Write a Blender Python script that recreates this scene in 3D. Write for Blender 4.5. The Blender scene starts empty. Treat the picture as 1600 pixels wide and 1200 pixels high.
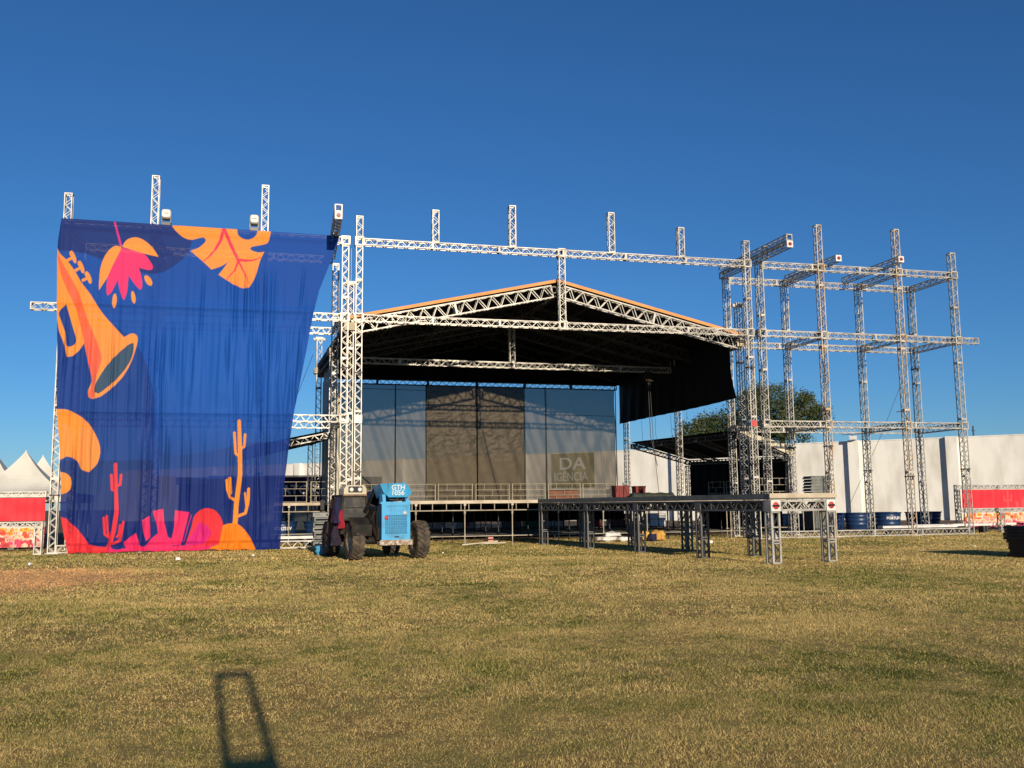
import bpy, bmesh, math, random
import numpy as np
from mathutils import Vector, Matrix
rnd = random.Random(7)
SC = bpy.context.scene
COL = SC.collection

# ------------------------------------------------------------ camera
YAW, PITCH, ROLL = math.radians(14.479), math.radians(7.188), math.radians(-0.6205)
fw = Vector((math.sin(YAW)*math.cos(PITCH), math.cos(YAW)*math.cos(PITCH), math.sin(PITCH)))
r0 = Vector((math.cos(YAW), -math.sin(YAW), 0)); u0 = r0.cross(fw)
cr = r0*math.cos(ROLL) + u0*math.sin(ROLL); cu = -r0*math.sin(ROLL) + u0*math.cos(ROLL)
cd_ = bpy.data.cameras.new('camera'); cam = bpy.data.objects.new('camera', cd_); COL.objects.link(cam)
cd_.sensor_width = 36; cd_.lens = 1498.7/1600*36; cd_.clip_end = 5000; cd_.clip_start = .1
m3 = Matrix((cr, cu, -fw)).transposed()
cam.matrix_world = Matrix.Translation((0, 0, 1.65)) @ m3.to_4x4()
SC.camera = cam
# ------------------------------------------------------------ light
SUN_EL = math.atan(.24)
w = bpy.data.worlds.new('World'); SC.world = w; w.use_nodes = True
nt = w.node_tree; bg = nt.nodes['Background']
sky = nt.nodes.new('ShaderNodeTexSky'); sky.sky_type = 'NISHITA'; sky.sun_disc = False
sky.sun_elevation = SUN_EL; sky.sun_rotation = math.pi - .06
sky.altitude = 300; sky.air_density = 1.0; sky.dust_density = .0; sky.ozone_density = 7.2
hs = nt.nodes.new('ShaderNodeHueSaturation'); hs.inputs['Saturation'].default_value = 1.03
nt.links.new(sky.outputs[0], hs.inputs['Color']); nt.links.new(hs.outputs[0], bg.inputs[0]); bg.inputs[1].default_value = .10
sl = bpy.data.lights.new('sun', 'SUN'); sun = bpy.data.objects.new('sun', sl); COL.objects.link(sun)
sl.energy = 5.0; sl.angle = math.radians(.5); sl.color = (1, .86, .66)
sun.rotation_euler = Vector((-.06, 1, -.24)).to_track_quat('-Z', 'Y').to_euler()
SC.view_settings.view_transform = 'Standard'; SC.view_settings.look = 'None'
SC.view_settings.exposure = 0.0; SC.view_settings.gamma = 1.0
SC.cycles.max_bounces = 6; SC.cycles.transparent_max_bounces = 16

# ------------------------------------------------------------ helpers
def srgb(r, g, b):
    f = lambda c: (c/255/12.92 if c/255 <= .04045 else ((c/255+.055)/1.055)**2.4)
    return (f(r), f(g), f(b), 1)

def mat(name, c, rough=.6, metal=0.0, c2=None, scale=3.0, detail=6, lo=.4, hi=.65, bump=0, bscale=40, stretch=None, spec=.4):
    m = bpy.data.materials.new(name); m.use_nodes = True
    t = m.node_tree; p = t.nodes['Principled BSDF']
    p.inputs['Roughness'].default_value = rough; p.inputs['Metallic'].default_value = metal
    p.inputs['Specular IOR Level'].default_value = spec
    c = tuple(c[:3])+(1,); p.inputs['Base Color'].default_value = c
    g = t.nodes.new('ShaderNodeNewGeometry'); vec = g.outputs['Position']
    if stretch:
        mp = t.nodes.new('ShaderNodeMapping'); mp.inputs['Scale'].default_value = stretch
        t.links.new(vec, mp.inputs['Vector']); vec = mp.outputs[0]
    if c2 is not None:
        n = t.nodes.new('ShaderNodeTexNoise'); n.inputs['Scale'].default_value = scale; n.inputs['Detail'].default_value = detail
        t.links.new(vec, n.inputs['Vector'])
        r = t.nodes.new('ShaderNodeValToRGB'); r.color_ramp.elements[0].position = lo; r.color_ramp.elements[1].position = hi
        r.color_ramp.elements[0].color = c; r.color_ramp.elements[1].color = tuple(c2[:3])+(1,)
        t.links.new(n.outputs[0], r.inputs[0]); t.links.new(r.outputs[0], p.inputs['Base Color'])
    if bump:
        n = t.nodes.new('ShaderNodeTexNoise'); n.inputs['Scale'].default_value = bscale; n.inputs['Detail'].default_value = 4
        t.links.new(vec, n.inputs['Vector'])
        b = t.nodes.new('ShaderNodeBump'); b.inputs['Strength'].default_value = bump; b.inputs['Distance'].default_value = .05
        t.links.new(n.outputs[0], b.inputs['Height']); t.links.new(b.outputs[0], p.inputs['Normal'])
    return m

def see_through(m, amount):
    t = m.node_tree; p = t.nodes['Principled BSDF']; o = t.nodes['Material Output']
    tr = t.nodes.new('ShaderNodeBsdfTransparent'); mx = t.nodes.new('ShaderNodeMixShader')
    mx.inputs[0].default_value = amount
    t.links.new(p.outputs[0], mx.inputs[1]); t.links.new(tr.outputs[0], mx.inputs[2]); t.links.new(mx.outputs[0], o.inputs[0])
    return m

def vcol_mat(name, rough=.7, trans=0.0, glow=0.0):
    m = bpy.data.materials.new(name); m.use_nodes = True
    t = m.node_tree; p = t.nodes['Principled BSDF']; o = t.nodes['Material Output']
    p.inputs['Roughness'].default_value = rough; p.inputs['Specular IOR Level'].default_value = .25
    a = t.nodes.new('ShaderNodeAttribute'); a.attribute_name = 'print'
    t.links.new(a.outputs['Color'], p.inputs['Base Color'])
    last = p.outputs[0]
    if glow:
        tl = t.nodes.new('ShaderNodeBsdfTranslucent'); mx = t.nodes.new('ShaderNodeMixShader'); mx.inputs[0].default_value = glow
        t.links.new(a.outputs['Color'], tl.inputs[0]); t.links.new(last, mx.inputs[1]); t.links.new(tl.outputs[0], mx.inputs[2]); last = mx.outputs[0]
    if trans:
        tr = t.nodes.new('ShaderNodeBsdfTransparent'); mx = t.nodes.new('ShaderNodeMixShader'); mx.inputs[0].default_value = trans
        t.links.new(last, mx.inputs[1]); t.links.new(tr.outputs[0], mx.inputs[2]); last = mx.outputs[0]
    t.links.new(last, o.inputs[0])
    return m

M = dict(
 steel=mat('galvanised_truss', (.52, .49, .435), .48, .3, (.29, .27, .24), 2.3, 9, .42, .68),
 rusty=mat('rust_stained_truss', (.54, .49, .42), .6, .15, (.44, .24, .08), 1.3, 8, .47, .66, stretch=(5, 5, .7)),
 dark_steel=mat('dark_and_shaded_truss', (.075, .072, .068), .6, .2, (.045, .043, .04), 2),  # dark steel; also roof interior trusses with their shade in the colour
 grey_steel=mat('grey_and_shaded_truss', (.17, .17, .17), .5, .3, (.12, .12, .12), 2),  # grey steel; also the catwalk sides, greyed to stand for shade
 tube=mat('scaffold_tube', (.40, .36, .28), .5, .3, (.26, .20, .13), 2.5, 6, .45, .7),
 ply=mat('deck_plywood', (.16, .13, .10), .8, 0, (.08, .07, .06), 2.5),
 edge=mat('pale_deck_edge', (.58, .50, .38), .7, 0, (.42, .34, .24), 1.6),
 black=mat('black_canvas', (.008, .008, .009), .75, 0, (.013, .012, .012), 1.2, spec=.15),
 skirt=mat('black_skirt', (.006, .006, .007), .9, spec=.1),
 grey_cloth=mat('grey_mesh_cloth', (.52, .50, .46), .8, 0, (.38, .37, .35), 1.2),
 cream=mat('cream_tarp', (.62, .55, .40), .7, 0, (.50, .44, .32), .8),
 orange_edge=mat('orange_roof_edge', (.74, .31, .085), .6, 0, (.62, .25, .07), 1.5),
 white=mat('white_paint', (.72, .70, .66), .5, 0, (.55, .53, .50), 2),
 wall=mat('weathered_white_wall', (.80, .78, .72), .85, 0, (.46, .43, .36), .8, 11, .44, .88, stretch=(1, 1, .35), bump=.15, bscale=3),
 red=mat('red_cap', (.55, .05, .05), .5), black_p=mat('black_plastic', (.012, .012, .013), .4),
 lens=mat('lamp_lens', (.75, .75, .72), .15),
 tank=mat('blue_tank', (.010, .035, .11), .38, 0, (.016, .045, .13), 2, spec=.5),
 lettering=mat('white_lettering', (.75, .75, .74), .6),
 cyan=mat('light_blue_machine_paint', (.055, .36, .66), .45, 0, (.06, .20, .32), 3.5, 9, .50, .80, spec=.5),
 cyan_d=mat('dark_blue_machine_paint', (.03, .13, .26), .45, 0, (.02, .09, .18), 2),
 tyre=mat('tyre_rubber', (.055, .045, .036), .9, 0, (.12, .09, .062), 5, 8, .4, .65),
 mach=mat('dirty_black_metal', (.012, .011, .010), .7, .0, (.038, .029, .02), 3, spec=.2),
 rustm=mat('rusty_bumper', (.26, .18, .12), .6, .3, (.50, .46, .40), 9, 4, .45, .6),
 glass=mat('dusty_dark_glazing', (.022, .021, .019), .35, 0, (.07, .063, .048), 4, 8, .45, .7, spec=.3),
 tent=mat('white_tent_canvas', (.70, .68, .60), .7, 0, (.58, .56, .50), .8),
 leafd=mat('leaf_green', (.046, .070, .020), .6, 0, (.09, .10, .036), .6, 3),
 bark=mat('bark', (.13, .09, .06), .9, 0, (.07, .05, .035), 6),
 red_bin=mat('red_plastic', (.20, .022, .018), .6, 0, (.14, .02, .018), 3),
 olive=mat('olive_tarp', (.05, .055, .04), .7, 0, (.03, .035, .025), 4),
 yellow=mat('yellow_sack', (.60, .34, .06), .7, 0, (.48, .24, .05), 5),
 purple=mat('purple_screen_cloth', (.022, .012, .075), .7, 0, (.03, .02, .10), 1.5), sweater=mat('dark_purple_wool', (.016, .012, .028), .9, 0, (.03, .02, .04), 8),
 green_sign=mat('olive_green_sign', (.17, .17, .035), .7, 0, (.13, .13, .03), 1.5),
 navy_cloth_boom_shade=mat('navy_jacket_boom_shade', (.012, .014, .05), .85), red_cloth=mat('red_jacket', (.30, .015, .03), .85),
 blue_rag=mat('light_blue_rag', (.06, .28, .50), .8), grey_p=mat('grey_panel', (.17, .18, .17), .6, 0, (.12, .13, .12), 3),
 black_panel=mat('black_deck_panel', (.016, .017, .02), .55, 0, (.028, .028, .03), 3),
 ibc=mat('translucent_grey_plastic', (.13, .14, .13), .4), paper=mat('white_litter', (.8, .79, .76), .8),
 wire=mat('dark_wire', (.05, .05, .05), .6), tealm=mat('green_case', (.02, .14, .09), .6),
 pinkcap=mat('faded_red_cap', (.62, .22, .18), .5),
)

LOC = {}
def tag(o, label=None, cat=None, group=None, kind=None):
    if label: o['label'] = label
    if cat: o['category'] = cat
    if group: o['group'] = group
    if kind: o['kind'] = kind
    return o
def thing(name, label, cat, loc=(0, 0, 0), rz=0.0, group=None):
    o = bpy.data.objects.new(name, None); COL.objects.link(o); o.empty_display_size = .2
    o.location = loc; o.rotation_euler = (0, 0, rz); tag(o, label, cat, group)
    LOC[o.name] = (Matrix.Translation(loc) @ Matrix.Rotation(rz, 4, 'Z'))
    return o

class MB:
    def __init__(s, xf=None): s.v = []; s.f = []; s.mi = []; s.xf = xf; s.sm = []
    def add(s, vs, fs, mi=0, smooth=False):
        n = len(s.v)
        s.v += [tuple(s.xf @ Vector(p)) if s.xf else tuple(p) for p in vs]
        s.f += [tuple(n+i for i in f) for f in fs]; s.mi += [mi]*len(fs); s.sm += [smooth]*len(fs)
        return s
    BF = [(0, 3, 2, 1), (4, 5, 6, 7), (0, 1, 5, 4), (1, 2, 6, 5), (2, 3, 7, 6), (3, 0, 4, 7)]
    def box(s, a, b, mi=0):
        x0, y0, z0 = a; x1, y1, z1 = b
        return s.add([(x0, y0, z0), (x1, y0, z0), (x1, y1, z0), (x0, y1, z0), (x0, y0, z1), (x1, y0, z1), (x1, y1, z1), (x0, y1, z1)], MB.BF, mi)
    def hexa(s, p, mi=0): return s.add(p, MB.BF, mi)
    def bar(s, p0, p1, w, h=None, up=(0, 0, 1), mi=0):
        h = h or w; p0 = Vector(p0); p1 = Vector(p1); d = (p1-p0).normalized(); up = Vector(up)
        a = d.cross(up)
        if a.length < 1e-4: a = d.cross(Vector((0, 1, 0)))
        a.normalize(); b = a.cross(d)
        a *= w/2; b *= h/2
        return s.add([p0-a-b, p0+a-b, p1+a-b, p1-a-b, p0-a+b, p0+a+b, p1+a+b, p1-a+b], MB.BF, mi)
    def tube(s, p0, p1, r, n=8, mi=0, r1=None, cap=True):
        p0 = Vector(p0); p1 = Vector(p1); d = (p1-p0).normalized(); r1 = r if r1 is None else r1
        a = d.cross(Vector((0, 0, 1)))
        if a.length < 1e-3: a = Vector((1, 0, 0))
        a.normalize(); b = a.cross(d)
        vs = []
        for p, q in ((p0, r), (p1, r1)):
            for i in range(n):
                t = 2*math.pi*i/n; vs.append(p+a*(q*math.cos(t))+b*(q*math.sin(t)))
        s.add(vs, [(i, (i+1) % n, n+(i+1) % n, n+i) for i in range(n)], mi, True)
        if cap: s.add(vs, [tuple(range(n-1, -1, -1)), tuple(range(n, 2*n))], mi)
        return s
    def path(s, pts, r, n=6, mi=0):
        for a, b in zip(pts[:-1], pts[1:]): s.tube(a, b, r, n, mi)
        return s
    def lathe(s, prof, c=(0, 0, 0), axis='z', n=32, mi=0, sx=1, sy=1):
        vs = []
        for r, z in prof:
            for i in range(n):
                t = 2*math.pi*i/n; x, y = r*math.cos(t)*sx, r*math.sin(t)*sy
                p = (x, y, z) if axis == 'z' else ((z, x, y) if axis == 'x' else (x, z, y))
                vs.append((c[0]+p[0], c[1]+p[1], c[2]+p[2]))
        fs = []
        for k in range(len(prof)-1):
            for i in range(n): fs.append((k*n+i, k*n+(i+1) % n, (k+1)*n+(i+1) % n, (k+1)*n+i))
        return s.add(vs, fs, mi, True)
    def grid(s, fn, nu, nv, mi=0, smooth=True):
        vs = [fn(i/nu, j/nv) for j in range(nv+1) for i in range(nu+1)]
        fs = [(j*(nu+1)+i, j*(nu+1)+i+1, (j+1)*(nu+1)+i+1, (j+1)*(nu+1)+i) for j in range(nv) for i in range(nu)]
        return s.add(vs, fs, mi, smooth)
    def truss(s, p0, p1, w=.3, up=(0, 1, 0), ch=.038, dg=.019, pitch=.46, h=None, seam=3.0, mi=0, ends=True):
        p0 = Vector(p0); p1 = Vector(p1); L = (p1-p0).length; d = (p1-p0)/L
        up = Vector(up); a = d.cross(up)
        if a.length < 1e-4: a = d.cross(Vector((0, 0, 1)))
        a.normalize(); b = a.cross(d).normalized(); h = h or w
        A = a*(w/2-ch/2); B = b*(h/2-ch/2)
        cs = [-A-B, A-B, A+B, -A+B]
        for c in cs: s.bar(p0+c, p1+c, ch, ch, b, mi)
        n = max(2, round(L/pitch*2)); st = L/n
        for k in range(4):
            c0, c1 = cs[k], cs[(k+1) % 4]
            nrm = (c0+c1).normalized()
            for i in range(n):
                q0, q1 = (c0, c1) if (i+(k >= 2)) % 2 == 0 else (c1, c0)
                s.bar(p0+d*(st*i)+q0, p0+d*(st*(i+1))+q1, dg, dg, nrm, mi)
        if ends:
            for t in (ch/2, L-ch/2):
                for k in range(4): s.bar(p0+d*t+cs[k], p0+d*t+cs[(k+1) % 4], ch*1.1, ch*1.1, (cs[k]+cs[(k+1) % 4]).normalized(), mi)
        if seam and L > seam*1.3:
            ns = int(L/seam)
            for i in range(1, ns+1):
                t = L*i/(ns+1)
                for k in range(4): s.bar(p0+d*t+cs[k]*1.06, p0+d*t+cs[(k+1) % 4]*1.06, .09, .03, (cs[k]+cs[(k+1) % 4]).normalized(), mi)
        return s
    def build(s, name, m, parent=None, world=False, smooth=None):
        me = bpy.data.meshes.new(name)
        vs = s.v
        if world and parent is not None:
            inv = LOC[parent.name].inverted(); vs = [tuple(inv @ Vector(p)) for p in vs]
        me.from_pydata(vs, [], s.f)
        ms = m if isinstance(m, (list, tuple)) else [m]
        for x in ms: me.materials.append(x)
        me.polygons.foreach_set('material_index', s.mi)
        sm = s.sm if smooth is None else [smooth]*len(s.f)
        me.polygons.foreach_set('use_smooth', sm)
        me.update()
        o = bpy.data.objects.new(name, me); COL.objects.link(o)
        if parent: o.parent = parent
        return o

def text_mesh(name, body, size, m, parent, fn, depth=.006, bold=0.0, align='CENTER'):
    """lettering as a thin mesh; fn maps (x, y, depth) of the flat text to the parent's space"""
    cu_ = bpy.data.curves.new(name, 'FONT'); cu_.body = body; cu_.size = size; cu_.extrude = depth; cu_.offset = bold
    cu_.align_x = align; cu_.align_y = 'CENTER'; cu_.resolution_u = 3
    o = bpy.data.objects.new(name, cu_); COL.objects.link(o)
    dg = bpy.context.evaluated_depsgraph_get()
    me = bpy.data.meshes.new_from_object(o.evaluated_get(dg))
    bpy.data.objects.remove(o); bpy.data.curves.remove(cu_)
    for v in me.vertices: v.co = Vector(fn(v.co.x, v.co.y, v.co.z))
    me.materials.clear(); me.materials.append(m)
    o = bpy.data.objects.new(name, me); COL.objects.link(o); o.parent = parent; me.name = name
    return o

def raster(xs, zs, polys, base, ss=2):
    """colour of printed artwork at each grid point (anti-aliased point-in-polygon)"""
    W_, H_ = len(xs), len(zs)
    dx = (xs[-1]-xs[0])/(W_-1); dz = (zs[-1]-zs[0])/(H_-1)
    acc = np.zeros((H_, W_, 3))
    for a in range(ss):
        for b in range(ss):
            ox = ((a+.5)/ss-.5)*dx; oz = ((b+.5)/ss-.5)*dz
            img = base(xs+ox, zs+oz) if callable(base) else np.tile(np.array(base[:3]), (H_, W_, 1))
            X, Z = xs+ox, zs+oz
            for c, P in polys:
                P = np.array(P)
                i0 = np.searchsorted(X, P[:, 0].min()); i1 = np.searchsorted(X, P[:, 0].max())
                j0 = np.searchsorted(Z, P[:, 1].min()); j1 = np.searchsorted(Z, P[:, 1].max())
                if i1 <= i0 or j1 <= j0: continue
                gx = X[i0:i1][None, :]; gz = Z[j0:j1][:, None]
                ins = np.zeros((j1-j0, i1-i0), bool)
                Q = np.roll(P, -1, 0)
                for (xa, za), (xb, zb) in zip(P, Q):
                    if za == zb: continue
                    cond = ((za > gz) != (zb > gz))
                    ins ^= cond & (gx < (xb-xa)*(gz-za)/(zb-za)+xa)
                img[j0:j1, i0:i1][ins] = c[:3]
            acc += img
    return acc/(ss*ss)

def smooth_outline(P, n=4, corner=55):
    """rounds a printed outline with a spline but keeps its sharp corners"""
    N = len(P)
    if N < 8 or N == 10: return P
    P = [np.array(p_) for p_ in P]; T = []; out = []
    for i in range(N):
        a, b_, c = P[i-1], P[i], P[(i+1) % N]; u, v = b_-a, c-b_
        ang = abs(math.degrees(math.atan2(u[0]*v[1]-u[1]*v[0], u@v)))
        T.append(np.zeros(2) if ang > corner else (c-a)/2)
    for i in range(N):
        p0, p1 = P[i], P[(i+1) % N]; L = np.linalg.norm(p1-p0); t0, t1 = T[i], T[(i+1) % N]
        t0 = t0*min(1, 1.2*L/(np.linalg.norm(t0)+1e-6)); t1 = t1*min(1, 1.2*L/(np.linalg.norm(t1)+1e-6))
        for k in range(n):
            s = k/n; out.append(tuple((2*s**3-3*s**2+1)*p0+(s**3-2*s**2+s)*t0+(-2*s**3+3*s**2)*p1+(s**3-s**2)*t1))
    return out

def print_mesh(name, xs, zs, pos, img, m, parent=None):
    """dense cloth grid: pos(X, Z) gives the points, img the printed colour of each"""
    W_, H_ = len(xs), len(zs)
    XX, ZZ = np.meshgrid(xs, zs); co = pos(XX, ZZ).reshape(-1, 3)
    me = bpy.data.meshes.new(name)
    idx = np.arange(W_*H_).reshape(H_, W_)
    q = np.stack([idx[:-1, :-1], idx[:-1, 1:], idx[1:, 1:], idx[1:, :-1]], -1).reshape(-1, 4)
    me.vertices.add(len(co)); me.vertices.foreach_set('co', co.astype(np.float32).ravel())
    me.loops.add(q.size); me.loops.foreach_set('vertex_index', q.astype(np.int32).ravel())
    me.polygons.add(len(q)); me.polygons.foreach_set('loop_start', np.arange(0, q.size, 4, dtype=np.int32))
    me.update(calc_edges=True)
    at = me.color_attributes.new('print', 'FLOAT_COLOR', 'POINT')
    c4 = np.ones((W_*H_, 4), np.float32); c4[:, :3] = img.reshape(-1, 3); at.data.foreach_set('color', c4.ravel())
    me.polygons.foreach_set('use_smooth', np.ones(len(q), bool))
    me.materials.append(m); me.validate()
    o = bpy.data.objects.new(name, me); COL.objects.link(o)
    if parent: o.parent = parent
    return o

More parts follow.
